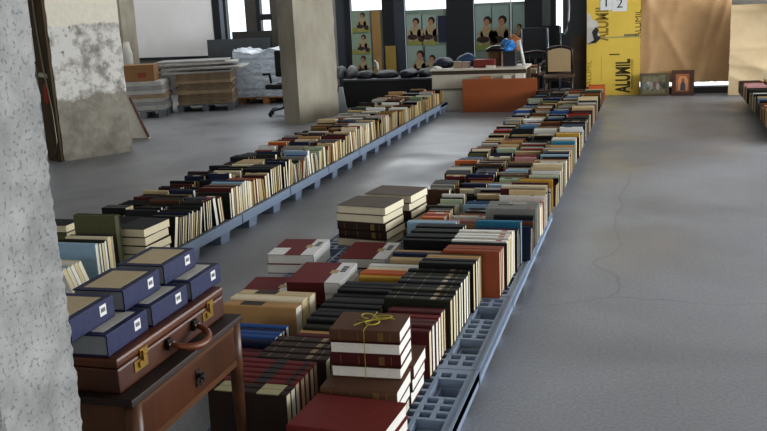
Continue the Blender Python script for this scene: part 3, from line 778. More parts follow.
box(ap, hw - .04, hw - .02, -hl + .03, hl - .03, TZ - .172, TZ - .15); box(ap, hw - .04, hw - .02, -hl + .03, hl - .03, TZ - .04, TZ - .022)
obj('apron', ap, tw3, t)
dr = bx(hw - .038, hw - .022, -hl + .06, hl - .06, TZ - .15, TZ - .04)
d = obj('drawer', dr, tw2, t)
kb = bmesh.new(); tube(kb, [(hw - .022, .03, TZ - .09), (hw - .012, .03, TZ - .09), (hw - .004, .03, TZ - .09), (hw + .003, .03, TZ - .09)], [.006, .006, .013, .009], 12)
tube(kb, [(hw - .006 + .002*math.cos(a), .03 + .013*math.sin(a), TZ - .105 + .016*math.cos(a)) for a in [2*PI*i/14 for i in range(15)]], .0025, 6)
box(kb, hw - .0225, hw - .019, .016, .044, TZ - .125, TZ - .07)
obj('pull', kb, mat('#1d1712', .45, .1, 30), d)
for sx in (-1, 1):
    for sy in (-1, 1):
        lx, ly = sx*(hw - .035), sy*(hl - .035)
        lg = bmesh.new(); tube(lg, [(lx, ly, TZ - .022), (lx, ly, TZ - .17), (lx, ly, TZ - .2), (lx, ly, .1), (lx, ly, 0)], [.026, .026, .024, .016, .015], 10)
        obj('leg', lg, tw3, t, True)
# suitcase
SX, SY0, SY1, SZ0, SZ1 = -1.425, 2.1, 2.775, TZ + .001, TZ + .108
sl = ramp_mat('brown_leather', [(.3, '#371a0c'), (.7, '#5a3015')], 5, 8, .42, .15)
sl2 = ramp_mat('brown_leather_lid', [(.3, '#40200f'), (.7, '#68381a')], 5, 8, .4, .15)
brass = mat('#a88a4a', .35, .2, 40, metal=.9)
t = thing('suitcase', 'worn brown leather suitcase with brass latches lying on the table', 'suitcase', (SX - .18, (SY0 + SY1)/2, SZ0))
hw, hl, hh = .18, (SY1 - SY0)/2, SZ1 - SZ0
obj('suitcase_body', bx(-hw, hw, -hl, hl, 0, hh*.715, .008), sl, t)
obj('suitcase_lid', bx(-hw - .001, hw + .001, -hl - .001, hl + .001, hh*.72, hh, .009), sl2, t)
hb = bmesh.new()
pts = []
for i in range(13):
    a = PI*i/12; pts.append((hw + .01 + .075*math.sin(a)**.8, .02 - .085*math.cos(a), hh*.45 - .022*math.sin(a)))
tube(hb, pts, [.008, .009, .011, .012, .012, .0125, .0125, .0125, .012, .012, .011, .009, .008], 10)
h_ = obj('handle', hb, mat('#6a3818', .4, .2, 30), t, True)
for s in (-1, 1):
    mb = bmesh.new(); box(mb, hw - .001, hw + .012, .02 + s*.085 - .012, .02 + s*.085 + .012, hh*.3, hh*.62)
    tube(mb, [(hw + .012, .02 + s*.085 - .018, hh*.46), (hw + .012, .02 + s*.085 + .018, hh*.46)], .008, 8)
    obj('handle_mount', mb, mat('#2b2019', .4, .2, 30, metal=.4), h_)
for s in (-1, 1):
    lb = bmesh.new(); y = s*.215
    box(lb, hw, hw + .003, y - .042, y + .032, hh*.3, hh*.6); box(lb, hw + .003, hw + .008, y - .02, y + .02, hh*.38, hh*.55)
    box(lb, hw, hw + .005, y - .01, y + .034, hh*.64, hh*.86); box(lb, hw + .005, hw + .011, y - .002, y + .012, hh*.5, hh*.8)
    obj('latch', lb, brass, t)
# box files
navy = ramp_mat('navy_bookcloth', [(.3, '#12173c'), (.7, '#1c2452')], 60, 4, .55, .08); greyp = mat('#8d9091', .8, .15, 70)
bei = mat('#bfae8c', .7, .1, 25); dusty = mat('#c3bfb5', .5, .2, 14)
lab = mat('#dedcd8', .6, .05, 30); ink = mat('#26262a', .7, .1, 30)
def box_file(x1, y0, zb, label, top, L=.224, Wd=.17, t_=.066, yaw=0.0):
    Mx = flat(x1 - Wd/2, y0 + L/2, zb, Wd, t_, yaw)
    bm = bmesh.new(); cover_bm(bm, L, Wd, t_, .004, .004, 1)
    o = obj('box_file', bm, navy, M=Mx); tag(o, label, 'box file', 'navy box files on the suitcase')
    # local: x along length (world +Y), y up, z towards the spine (world +X)
    obj('paper_block', bx(-L/2 + .006, L/2 - .006, -t_/2 + .004, t_/2 - .004, .004, Wd - .006), greyp, o)
    obj('cover_sheet', bx(-L*.4, L*.38, t_/2, t_/2 + .0006, Wd*.14, Wd*.86), top, o)
    l_ = obj('spine_label', bx(L*.16, L*.16 + .034, -.01, .022, Wd - .002, Wd + .0008), lab, o)
    bm = bmesh.new()
    for q in range(4): box(bm, L*.16 + .006 + q*.006, L*.16 + .0095 + q*.006, .001, .013, Wd + .0008, Wd + .0014)
    obj('label_print', bm, ink, l_)
    return o
bz = SZ1 + .0005
for i, nm in enumerate(('nearer', 'middle', 'further')):
    box_file(-1.455, 2.105 + .25*i, bz, 'navy box file with white label, %s of the lower three on the suitcase' % ('first', 'middle', 'last')[i], dusty, yaw=(.02, 0, .015)[i])
for i, nm in enumerate(('nearer', 'middle', 'further')):
    box_file(-1.515 + (.0, .004, -.005)[i], 2.03 + .262*i, bz + .0675, 'navy box file with beige sheet, %s of the upper three above the suitcase' % ('first', 'middle', 'last')[i], bei, yaw=(.03, .035, .02)[i])

# ------------------------------------------------------------------ left background : stacks of boards, wrapped pallet
def board_stack(label, cx, cy, wd, dp, z0, layers, rz, mats, jit=.03):
    t = thing('board', label, 'board')
    return t
grp_b = 'boards stacked on the low wooden pallets'
board_m = [ramp_mat('board_brown', [(.3, '#6f604e'), (.7, '#8d7b64')], 8), ramp_mat('board_tan', [(.3, '#8c7a60'), (.7, '#a8957a')], 8), ramp_mat('board_grey', [(.3, '#7f7e7c'), (.7, '#a3a2a0')], 8), ramp_mat('board_pale', [(.3, '#a09d98'), (.7, '#bdbab4')], 8)]
plank = ramp_mat('raw_pallet_wood', [(.3, '#6e533a'), (.7, '#97754f')], 8, stretch=(.3, 1, 1))
def wood_pallet(x, y, wd, dp, rz, label, m=plank):
    t = thing('wooden_pallet', label, 'pallet', (x, y, 0), rz)
    d = bmesh.new()
    for i in range(6):
        a = -dp/2 + i*(dp - .1)/5; box(d, -wd/2, wd/2, a, a + .1, .1, .122)
    obj('deck_boards', d, m, t)
    for i in range(3):
        a = -wd/2 + i*(wd - .1)/2
        b = bmesh.new(); box(b, a, a + .1, -dp/2, dp/2, .08, .1)
        for j in range(3):
            q = -dp/2 + j*(dp - .12)/2; box(b, a, a + .1, q, q + .12, .0, .08)
        obj('bearer', b, m, t)
    return t
rz = .33
def lay(x, y, wd, dp, z, th, rz, m, label, name='board', cat='board', group=grp_b, jit=.03, tilt=0):
    M = T((x + rnd.uniform(-jit, jit), y + rnd.uniform(-jit, jit), z)) @ R(rz + rnd.uniform(-.03, .03), 'Z') @ R(tilt, 'Y')
    o = obj(name, bx(-wd/2, wd/2, -dp/2, dp/2, 0, th), m, M=M); tag(o, label, cat, group); return o
# stack of brown boards
ax, ay = -7.42, 14.55
wood_pallet(ax, ay, .95, .8, rz, 'low pallet under the stacked brown boards between the column and wrapped pallet', mat('#6d7176', .7, .2, 10))
z = .124
for i in range(9):
    th = rnd.uniform(.046, .064); lay(ax, ay, .92, .78, z, th, rz, board_m[0] if i % 3 else board_m[1], 'brown board in the stack beside the wrapped pallet, %s from the floor' % ordinal(i + 1)); z += th + .001
# splayed grey sheets on top
for i, (dx, dy, rr, th, w_) in enumerate(((.0, -.05, .0, .03, 1.15), (-.15, .05, .25, .034, 1.3), (.12, -.05, -.14, .03, 1.35), (-.3, .0, .12, .036, 1.2), (.0, .02, .05, .03, 1.3), (-.12, .03, -.05, .034, 1.2))):
    lay(ax + dx - .1, ay + dy, w_, .7, z, th, rz + rr, board_m[2 if i % 2 else 3], 'thin grey sheet splayed on the brown boards, %s from below' % ordinal(i + 1), 'grey_sheet', 'sheet', 'loose grey sheets', .01); z += th + .001
# stack of grey boards nearer the painted column
bx_, by_ = -8.12, 13.7
wood_pallet(bx_, by_, .7, .75, rz, 'pallet under the stacked grey slabs behind the painted column', mat('#75797d', .7, .2, 10))
z = .124
for i in range(7):
    th = (.075, .05, .06, .07, .06, .07, .065)[i]; lay(bx_, by_, .68, .72, z, th, rz, board_m[3] if i % 2 == 0 else board_m[2 if i != 3 else 1], 'grey slab in the stack behind the painted column, %s from the floor' % ordinal(i + 1), 'grey_slab', 'slab', 'grey slabs on the pallet', .03); z += th + .002
t = thing('cardboard_box', 'brown cardboard box on top of the grey slabs', 'box', (bx_ - .02, by_ - .05, z), rz)
cb = mat('#8f6b48', .8, .15, 10)
obj('carton', bx(-.25, .25, -.2, .2, 0, .26), cb, t)
fl = bmesh.new()
for s in (-1, 1): box(fl, -.22, .22, min(s*.2, s*.205), max(s*.2, s*.205), .2, .2)
fl.free()
obj('flap', bx(-.25, .25, .0, .2, .26, .264), cb, t); obj('flap', bx(-.25, .25, -.2, -.004, .26, .264), cb, t)
obj('printed_mark', bx(-.02, .12, -.2012, -.2, .06, .14), mat('#8a4a34', .8, .1, 10), t)
# white stub on the far side
p0 = P(128, 60, 14.6)
tag(obj('white_canister', tube(bmesh.new(), [(p0.x, 14.6, 0), (p0.x, 14.6, 1.0), (p0.x, 14.6, 1.06), (p0.x, 14.6, P(128, 42, 14.6).z)], [.09, .09, .07, .05], 14), mat('#b9b5ad', .6, .2, 8), smooth=True), 'pale canister standing behind the cardboard box', 'canister')
# wrapped pallet
wx, wy = -6.65, 15.6
wood_pallet(wx, wy, 1.15, .85, .08, 'orange-brown wooden pallet under the plastic wrapped load', ramp_mat('orange_pallet_wood', [(.3, '#7a5230'), (.7, '#a87a4a')], 8))
def wrap_mat():
    M = ramp_mat('plastic_wrap', [(.3, '#8f98a3'), (.5, '#b3bbc4'), (.72, '#d6dbe0')], 9, 6, .25, .5, stretch=(1, 1, 3), distortion=1.2)
    return M
bm = bx(-.56, .56, -.41, .41, 0, .8); bmesh.ops.subdivide_edges(bm, edges=list(bm.edges), cuts=14, use_grid_fill=True)
r_ = random.Random(4)
for v in bm.verts:
    lay_ = math.sin(v.co.z*48)*.012; s = 1 + lay_ + r_.uniform(-.012, .012)
    v.co.x *= s; v.co.y *= s
    if v.co.z > .75: v.co.z += r_.uniform(-.03, .03) + .03*math.sin(v.co.x*9)
o = obj('wrapped_load', bm, wrap_mat(), M=T((wx, wy, .124)) @ R(.08, 'Z')); tag(o, 'load of slabs wrapped in silvery plastic on a wooden pallet', 'wrapped load')
# dark sheets leaning behind
for i, (px0, px1, y0_, y1_, Y, mm) in enumerate(((206, 268, 40, 52, 16.3, '#4a4d50'), (231, 271, 32, 42, 16.5, '#3b3a38'))):
    a = P(px0, y0_, Y); b = P(px1, y0_, Y)
    o = obj('dark_panel', bx(0, b.x - a.x, 0, .05, 0, a.z, .004), mat(mm, .7, .2, 6), M=T((a.x, Y, 0)) @ R(-.03, 'X')); tag(o, ('grey panel standing behind the wrapped load', 'taller dark brown panel behind the grey panel by the windows')[i], 'panel')
# white board leaning at the painted column
def prism_xz(pts, y0, y1):
    bm = bmesh.new(); a = [bm.verts.new((x, y0, z)) for x, z in pts]; b = [bm.verts.new((x, y1, z)) for x, z in pts]; n = len(pts)
    for i in range(n): bm.faces.new((a[i], a[(i+1) % n], b[(i+1) % n], b[i]))
    bm.faces.new(a); bm.faces.new(b[::-1]); return bm
LY = G(149, 138.5).y
q = [P(px, py, LY) for px, py in ((149, 138.5), (120, 139), (108, 97), (129.5, 97))]
o = obj('leaning_board', prism_xz([(p.x, max(p.z, 0.002)) for p in q], LY, LY + .03), mat('#ebe4d6', .7, .08, 8)); tag(o, 'white board leaning behind the painted column', 'board')
e_ = bmesh.new(); tube(e_, [(q[0].x, LY, .02), (q[3].x, LY, q[3].z)], .018, 6); obj('edge_strip', e_, mat('#5f4433', .6, .2, 10), o)
# cable and red tie on the shaded face of the painted column
Ac, Bc = Vector((A1[0], A1[1], 0)), Vector((B1[0], B1[1], 0)); nrm = Vector((-(Bc - Ac).y, (Bc - Ac).x, 0)).normalized()*-1
def onface(s, z, off=.05):
    p = Ac.lerp(Bc, s) + nrm*off; return (p.x, p.y, z)
bm = bmesh.new(); tube(bm, [onface(.35, 3.4), onface(.45, 2.2), onface(.5, 1.5), onface(.62, 1.1), onface(.9, .6), onface(.95, .25), onface(.6, .03)], .008, 6)
tag(obj('cable', bm, mat('#8d8570', .6, .1, 20), smooth=True), 'thin pale cable hanging down the shaded column face', 'cable')
bm = lump(0, 0, 0, .05, .03, .13, 3, .2, 2, False)
tag(obj('red_rag', bm, mat('#9b3b2b', .7, .2, 20), M=T(Vector(onface(.55, P(42, 95, 9.4).z, .03)))), 'red rag hanging from the cable on the column', 'rag')
tag(obj('white_clamp', bx(-.07, .07, -.03, .03, -.02, .03, .006, M=R(.2, 'Y')), mat('#a5a08f', .6, .1, 20), M=T(Vector(onface(.55, P(42, 76, 9.4).z, .03)))), 'pale clamp fixed above the red rag', 'clamp')

# ------------------------------------------------------------------ posters on the windows
def poster(px0, px1, py0, py1, sky, ground, figs, label, Y=BACK - .045):
    a = P(px0, py0, Y); b = P(px1, py1, Y)
    wd, hg = b.x - a.x, a.z - b.z
    M = T((a.x, Y, b.z))
    o = obj('poster', bx(0, wd, 0, .004, 0, hg), mat(sky, .7, .12, 5), M=M); tag(o, label, 'poster', 'posters on the glazed wall')
    g = bmesh.new(); n = 8
    top = [hg*.22 + hg*.05*math.sin(i*1.7) for i in range(n + 1)]
    vs = [g.verts.new((wd*i/n, -.001, top[i])) for i in range(n + 1)]; bs = [g.verts.new((wd*i/n, -.001, 0)) for i in range(n + 1)]
    for i in range(n): g.faces.new((bs[i], bs[i+1], vs[i+1], vs[i]))
    obj('printed_ground', g, mat(ground, .7, .2, 8), o)
    for (fx, fs) in figs:
        f = bmesh.new(); cx = wd*fx; s = hg*fs*1.22
        def blob(x, z, rx, rz_, yy):
            vv = [f.verts.new((cx + x*s + rx*s*math.cos(2*PI*k/14), yy, hg*.12 + z*s + rz_*s*math.sin(2*PI*k/14))) for k in range(14)]
            f.faces.new(vv)
        blob(0, .3, .2, .3, -.002); blob(-.2, .2, .1, .22, -.002); blob(.18, .28, .13, .16, -.002)
        q = obj('printed_figure', f, mat('#a18e70', .7, .4, 12), o)
        f = bmesh.new(); blob(-.12, .16, .2, .1, -.0024); blob(.2, .1, .12, .12, -.0024); obj('printed_instrument', f, mat('#3a2a22', .7, .3, 12), o)
        f = bmesh.new(); blob(.03, .72, .125, .13, -.0026); obj('printed_hair', f, mat('#221b18', .7, .1, 10), o)
        f = bmesh.new(); blob(.0, .66, .085, .11, -.0032); obj('printed_face', f, mat('#a5765a', .7, .1, 10), o)
    return o
pg, gg = '#8a9a86', '#8a8a4a'
film = ramp_mat('window_film', [(.3, '#6f7f74'), (.7, '#88968a')], 2, rough=.5)
def film_sheet(px0, px1, py0, label):
    Y = BACK - .012; a = P(px0, py0, Y); b = P(px1, py0, Y)
    o = obj('window_film', bx(0, b.x - a.x, 0, .005, 0, a.z - .13), film, M=T((a.x, Y, .13))); return tag(o, label, 'film', 'films on the lower panes')
film_sheet(351, 383, 11, 'grey-green film behind the three-high poster strip')
film_sheet(405, 447, 10.5, 'grey-green film behind the paired figure posters')
film_sheet(474, 525, 3.5, 'grey-green film behind the tall posters over the desk')
poster(351, 370, 12, 32, pg, gg, [(.6, .8)], 'green poster with one dark figure, uppermost of the three-high strip')
poster(351.5, 371.5, 34, 54, pg, gg, [(.6, .8)], 'green poster with one dark figure, middle of the three-high strip')
poster(352, 372.5, 55, 76, pg, '#77583a', [(.55, .8)], 'green poster with one dark figure, lowest of the three-high strip')
poster(406, 422, 15, 45, '#93a298', gg, [(.6, .75)], 'poster with single seated figure beside the black upright, upper pair')
poster(422, 437, 15, 45, '#93a298', gg, [(.6, .78)], 'poster with single seated figure next to the dark blue sheet')
poster(407, 423.5, 46, 80, '#8e9c93', '#8b8a70', [(.8, .72)], 'lower poster with one figure above the black bench')
poster(425, 447, 46, 80, '#84938c', '#77705a', [(.3, .6)], 'lower poster partly covered by the blue bags')
poster(475, 492, 6, 50, '#8fa09a', '#7d8a4a', [(.7, .62)], 'tall poster of a seated figure above the desk, first of two alike')
poster(492, 509.5, 6, 50, '#8fa09a', '#8a6a44', [(.55, .64)], 'tall poster of a seated figure beside the white strip')
poster(512.5, 525, 5, 45, '#8fa09a', '#7d8a4a', [(.5, .4)], 'narrow faded poster right of the white strip'.replace(' right of', ' past'))
def sheet(name, px0, px1, py0, py1, Y, m, label, cat, th=.006):
    a = P(px0, py0, Y); b = P(px1, py1, Y)
    o = obj(name, bx(0, b.x - a.x, 0, th, 0, a.z - b.z), m, M=T((a.x, Y, b.z))); return tag(o, label, cat)
sheet('blue_sheet', 437.5, 447, 16, 42, BACK - .05, mat('#22273b', .6, .2, 6), 'dark blue sheet taped beside the paired posters', 'sheet')
sheet('white_strip', 510, 512, 0, 48, BACK - .06, mat('#dcdedc', .5, .05, 6), 'thin white strip between the tall posters', 'strip')
sheet('white_edge', 437, 438.2, 14, 44, BACK - .06, mat('#d5d5d0', .5, .05, 6), 'white edge strip beside the dark blue sheet', 'strip')
tan = ramp_mat('tan_kraft', [(.3, '#8f6f42'), (.7, '#a88653')], 3, rough=.7)
sheet('kraft_strip', 371, 383, 11, 80, BACK - .03, tan, 'tan paper strip beside the three stacked posters', 'paper')
sheet('kraft_patch', 385, 397, 46, 80, BACK - .07, ramp_mat('yellow_kraft', [(.3, '#8a7338'), (.7, '#a58a48')], 3, rough=.7), 'yellowish paper patch low on the black upright', 'paper')
# white hose by the dark upright
bm = bmesh.new(); tube(bm, [P(568.5, -6, BACK - .1), P(569, 8, BACK - .1), P(568.5, 20, BACK - .1), P(567, 29, BACK - .1), P(564, 34, BACK - .08)], .018, 8)
tag(obj('white_hose', bm, mat('#cfcfca', .4, .05, 10), smooth=True), 'white hose hanging down the dark upright beside the yellow board', 'hose')

# ------------------------------------------------------------------ yellow boards, kraft paper, pictures
YB = 15.6
yel = ramp_mat('yellow_print', [(.3, '#cfae45'), (.7, '#dcbf58')], 1.5, rough=.55, bump=.05)
blk = mat('#3c3318', .7, .1, 10)
def yboard(py0, py1, label):
    a = P(586.5, py0, YB); b = P(640, py1, YB); x1 = P(640, 60, YB).x; x0 = P(586.5, 60, YB).x
    o = obj('insulation_board', bx(0, x1 - x0, 0, .05, 0, a.z - max(0, b.z), .004), yel, M=T((x0, YB - .0, max(0.001, b.z)))); tag(o, label, 'insulation board', 'yellow boards'); return o, x1 - x0, a.z - max(0, b.z)
lo, bw, bh = yboard(38.5, 97, 'lower yellow board with vertical black lettering beside the paintings')
Mt = lambda x, z: T((x, -.0015, z)) @ R(PI/2, 'X') @ R(PI/2, 'Z')
text_mesh('brand_lettering', 'ALUMIL', .215, blk, lo, Mt(bw*.70, bh*.335) @ Matrix.Diagonal((.74, 1.45, 1, 1)), .007)
text_mesh('small_lettering', 'ALUMINIUM SYSTEMS', .05, blk, lo, Mt(bw*.86, bh*.36))
text_mesh('side_lettering', 'ALUMIL', .12, mat('#9a7c1e', .7, .1, 10), lo, Mt(bw*.05, bh*.4))
obj('black_tick', bx(bw*.43, bw*.62, -.002, 0, bh*.70, bh*.72), blk, lo)
obj('faint_print', bx(bw*.28, bw*.285, -.002, 0, bh*.25, bh*.7), mat('#a98a24', .7, .1, 10), lo)
up, bw2, bh2 = yboard(-75, 37, 'upper yellow board with torn corner and number sheets')
text_mesh('brand_lettering', 'ALUMIL', .2, mat('#8b7226', .7, .1, 10), up, Mt(bw*.30, bh2*.14) @ Matrix.Diagonal((.85, 1.4, 1, 1)), .006)
text_mesh('edge_lettering', 'ALUMIL', .13, blk, up, Mt(bw*.96, bh2*.12))
obj('bottom_print', bx(bw*.7, bw*.93, -.002, 0, bh2*.008, bh2*.03), mat('#7b7350', .7, .1, 10), up)
o = obj('edge_strip', bx(0, bw, -.004, 0, 0, .02), mat('#9c9468', .6, .1, 10), up)
# torn patch
def torn(px, py, pts, m, name, parent_label, Y):
    bm = bmesh.new(); vs = []
    for (dx, dy) in pts:
        p = P(px + dx, py + dy, Y); vs.append(bm.verts.new(p))
    f = bm.faces.new(vs); r = bmesh.ops.extrude_face_region(bm, geom=[f])
    for v in r['geom']:
        if isinstance(v, bmesh.types.BMVert): v.co.y += .004
    return tag(obj(name, bm, m), parent_label, 'paper scrap')
torn(587, 12, [(0, 0), (3, 3), (5, 8), (10, 9), (12, 14), (8, 17), (13, 22), (11, 27), (5, 26), (0, 24)], mat('#c5c2bb', .7, .15, 10), 'torn_paper', 'torn white paper patch on the upper yellow board', YB - .008)
torn(587, 29, [(0, 0), (4, -2), (9, 2), (12, 6), (9, 13), (4, 16), (0, 14)], mat('#b4b2ad', .7, .15, 10), 'torn_paper', 'torn grey patch across the joint of the yellow boards', YB - .012)
torn(592, 32, [(0, 0), (4, -5), (7, -2), (5, 3), (9, 6), (4, 11), (-4, 12), (2, 8)], mat('#2f2a24', .7, .15, 10), 'torn_film', 'dark torn film beside the patched yellow boards', YB - .016)
wp = mat('#d5d5d2', .6, .05, 8)
for (d_, p0_, p1_, q) in (('1', 600.5, 612, 10), ('2', 612.5, 627, 11)):
    a = P(p0_, -14, YB - .006); b = P(p1_, q, YB - .006)
    o = obj('number_sheet', bx(0, b.x - a.x, 0, .003, 0, a.z - b.z), wp, M=T((a.x, YB - .006, b.z))); tag(o, 'white sheet with a black number %s on the yellow board' % ('one' if d_ == '1' else 'two'), 'number sheet', 'number sheets')
    text_mesh('number', d_, .21, mat('#2b2b2d', .7, .1, 10), o, T(((b.x - a.x)/2, -.001, .12)) @ R(PI/2, 'X'))
def paper_sheet(x0, x1, z0, z1, Y, m, label, seed, amp):
    bm = bmesh.new(); nx, nz = 44, 50; r = random.Random(seed)
    folds = [(r.uniform(0, 1), r.uniform(0, 1), r.uniform(0, PI), r.uniform(.3, 1), r.uniform(12, 40)) for _ in range(16)]
    g = []
    for i in range(nx + 1):
        row = []
        for j in range(nz + 1):
            u, v = i/nx, j/nz; d = 0
            for fx, fz, a, s, k in folds:
                q = (u - fx)*math.cos(a) + (v - fz)*math.sin(a); w_ = (u - fx)*-math.sin(a) + (v - fz)*math.cos(a)
                d += s*math.exp(-abs(q)*k)*math.exp(-abs(w_)*3)
            row.append(bm.verts.new((x0 + (x1 - x0)*u + (r.uniform(-.004, .004) if i in (0, nx) else 0), Y - amp*d, z0 + (z1 - z0)*v + (r.uniform(-.006, .006) if j == 0 else 0))))
        g.append(row)
    for i in range(nx):
        for j in range(nz): bm.faces.new((g[i][j], g[i+1][j], g[i+1][j+1], g[i][j+1]))
    o = obj('kraft_paper', bm, m, smooth=True); return tag(o, label, 'paper')
kr = ramp_mat('kraft_brown', [(.3, '#ae8b62'), (.7, '#c19d72')], 2.5, rough=.65, bump=.08)
k0 = P(640, 82, 15.64); k1 = P(728, 83, 15.64); k2 = P(733, 0, 15.64)
paper_sheet(k0.x, k2.x - .015, .19, 3.4, 15.64, kr, 'large brown kraft paper sheet covering the wall beside the yellow boards', 3, .05)
kr2 = ramp_mat('kraft_pale', [(.3, '#c3ab86'), (.7, '#d3bd99')], 2.5, rough=.65, bump=.08)
q0 = P(731, 5, 15.1); q1 = P(728, 92, 15.1)
paper_sheet(q1.x + .0, 3.4, .03, q0.z, 15.1, kr2, 'pale wrapped paper panel standing behind the books by the wall', 8, .09)
struct('window_7', bx(k0.x, 7.0, WY + .1, WY + .105, .1, .2), glass)
struct('trim_23', bx(k0.x, 3.5, WY - .05, WY, 0, .095), mat('#3a3733', .6, .2, 6))
def picture(px0, px1, py0, py1, fr, label, kind, Y=15.42):
    a = P(px0, py1, Y); b = P(px1, py0, Y); wd, hg = b.x - a.x, b.z
    t = thing('framed_picture', label, 'picture', (a.x, Y, .002)); t.rotation_euler = (-.1, 0, 0)
    f = bmesh.new(); e = .035 if kind == 'land' else .06
    for (x0, x1, z0, z1) in ((0, wd, 0, e), (0, wd, hg - e, hg), (0, e, e, hg - e), (wd - e, wd, e, hg - e)): box(f, x0, x1, -.02, .012, z0, z1)
    obj('frame', f, fr, t)
    c = obj('canvas', bx(e, wd - e, -.004, .006, e, hg - e), ramp_mat('canvas_' + kind, [(.35, '#3c4232'), (.48, '#7d7a5c'), (.6, '#6a5148'), (.7, '#8c8f86')] if kind == 'land' else [(.3, '#8a4f2c'), (.7, '#b8794a')], 14 if kind == 'land' else 3, rough=.5, bump=.05), t)
    if kind == 'port':
        iw = wd*.5
        obj('arch_panel', prism_xz([(wd*.28, hg*.2), (wd*.72, hg*.2), (wd*.72, hg*.62), (wd*.62, hg*.76), (wd*.38, hg*.76), (wd*.28, hg*.62)], -.008, -.004), mat('#c98f62', .6, .2, 10), c)
        obj('robe', prism_xz([(wd*.38, hg*.2), (wd*.62, hg*.2), (wd*.6, hg*.45), (wd*.54, hg*.55), (wd*.46, hg*.55), (wd*.4, hg*.45)], -.01, -.008), mat('#4e4a55', .7, .2, 10), c)
        obj('painted_face', prism_xz([(wd*.5 + wd*.07*math.cos(q), hg*.6 + hg*.075*math.sin(q)) for q in [2*PI*k/12 for k in range(12)]], -.011, -.009), mat('#8b5a42', .7, .1, 10), c)
    else:
        for (sx, sz, r_, h_) in ((.16, .42, .07, '#6d7a7c'), (.28, .55, .05, '#a39a92'), (.38, .44, .08, '#8b8f86'), (.5, .5, .06, '#7c5551'), (.6, .4, .07, '#9a8f88'), (.7, .54, .06, '#5e4a40'), (.82, .44, .07, '#39422f')):
            obj('painted_patch', prism_xz([(wd*sx + wd*r_*math.cos(q)*(1 + .35*math.sin(3*q + sx*20)), hg*sz + hg*r_*2.2*math.sin(q)) for q in [2*PI*k/12 for k in range(12)]], -.007, -.0045), mat(h_, .6, .3, 12), c)
picture(640, 669.5, 73, 95, mat('#5f5238', .5, .2, 20), 'landscape painting in a thin bronze frame standing on the floor', 'land')
picture(671.5, 694.5, 70, 95, wood_mat('dark_frame_wood', '#3a2013', '#5a3520'), 'icon-like portrait in a dark wood frame standing on the floor', 'port')

# ------------------------------------------------------------------ desk group
DY = 13.9
dx0, dx1 = P(432, 80, DY).x, P(526, 80, DY).x; dz = .63
t = thing('desk', 'pale topped desk loaded with bags beside the orange board', 'desk', (dx0, DY, 0))
wd = dx1 - dx0
pale = mat('#b9b2a2', .6, .1, 6)
obj('desk_top', bx(-.03, wd, -.03, .7, dz - .03, dz, .004), mat('#c2b9ab', .5, .08, 6), t)
obj('front_panel', bx(0, wd, .0, .025, .33, dz - .09), pale, t)
obj('rail', bx(0, wd, .02, .04, dz - .09, dz - .03), mat('#4a3d2f', .6, .2, 6), t)
for x in (0.01, wd - .06):
    for y_ in (.04, .62): obj('leg', bx(x, x + .05, y_, y_ + .05, 0, dz - .03), mat('#5a4a3a', .6, .2, 6), t)
a = P(433, 100, DY - .1); b = P(463, 100, DY - .1)
t2 = thing('low_cabinet', 'pale low cabinet in front of the desk beside the orange board', 'cabinet', (a.x, DY - .12, 0))
obj('carcass', bx(0, b.x - a.x, 0, .1, 0, .32), mat('#a9a799', .6, .1, 6), t2)
obj('door', bx(.01, b.x - a.x - .01, -.012, 0, .02, .3), mat('#b3b1a3', .6, .1, 6), t2)
obj('cabinet_top', bx(-.01, b.x - a.x + .01, -.015, .1, .32, .335), mat('#5b564c', .6, .1, 6), t2)
a = P(463.5, 110, DY - .25); b = P(537.5, 110, DY - .25); zt_ = P(500, 78.5, DY - .25).z
o = obj('orange_board', bx(0, b.x - a.x, 0, .025, 0, zt_), ramp_mat('orange_veneer', [(.3, '#85431b'), (.7, '#9c5526')], 2, rough=.45, bump=.03, stretch=(.3, 1, 2)), M=T((a.x, DY - .3, 0)) @ R(-.05, 'X')); tag(o, 'orange-brown board standing on edge in front of the desk', 'board')
# small books along the board's top edge and the desk
def soft(name, px, py, Y, zb, sx, sy, sz, hexc, label, cat, seed, amp=.2, rough=.6):
    p = P(px, py, Y)
    return tag(obj(name, lump(p.x, Y, zb, sx, sy, sz, seed, amp), mat(hexc, rough, .25, 14, .1), smooth=True), label, cat)
def crate(name, px0, px1, Y, dp, zb, h, hexc, label, cat, lid=None, grp=None):
    a = P(px0, 60, Y).x; b = P(px1, 60, Y).x
    t = thing(name, label, cat, ((a + b)/2, Y, zb), 0, grp); w_ = (b - a)/2
    obj('box_body', bx(-w_, w_, -dp/2, dp/2, 0, h*.86, .003), mat(hexc, .6, .15, 10), t)
    obj('box_lid', bx(-w_ - .004, w_ + .004, -dp/2 - .004, dp/2 + .004, h*.84, h, .003), mat(lid or hexc, .6, .15, 10), t)
    return t
soft('blue_bag', 443, 60, DY + .4, dz, .17, .2, .1, '#1c2434', 'dark navy bag slumped at the desk end below the posters', 'bag', 11, .12)
o = soft('blue_bag', 467, 60, DY + .47, dz, .15, .14, .13, '#1d3854', 'bright navy duffel bag on the desk behind the small boxes', 'bag', 12, .12)
soft('white_cloth', 437, 67, DY + .1, dz, .07, .05, .025, '#c9c9c4', 'small white cloth at the desk end', 'cloth', 13)
crate('small_box', 454, 461, DY + .15, .1, dz, .1, '#8c7a68', 'small tan box on the desk, nearer the blue bags', 'box')
crate('small_box', 462, 470, DY + .2, .1, dz, .09, '#97857a', 'small greyish box on the desk beside the red case', 'box')
crate('red_case', 474, 495, DY + .17, .14, dz, .12, '#6e2a24', 'dark red case on the desk', 'case', '#7a3028')
crate('white_box', 486, 495, DY + .04, .07, dz, .035, '#c7bfb5', 'flat white box in front of the red case', 'box')
crate('brown_carton', 489, 502, DY + .52, .2, dz, .28, '#7b5a3c', 'brown carton behind the red case', 'box', '#86643f')
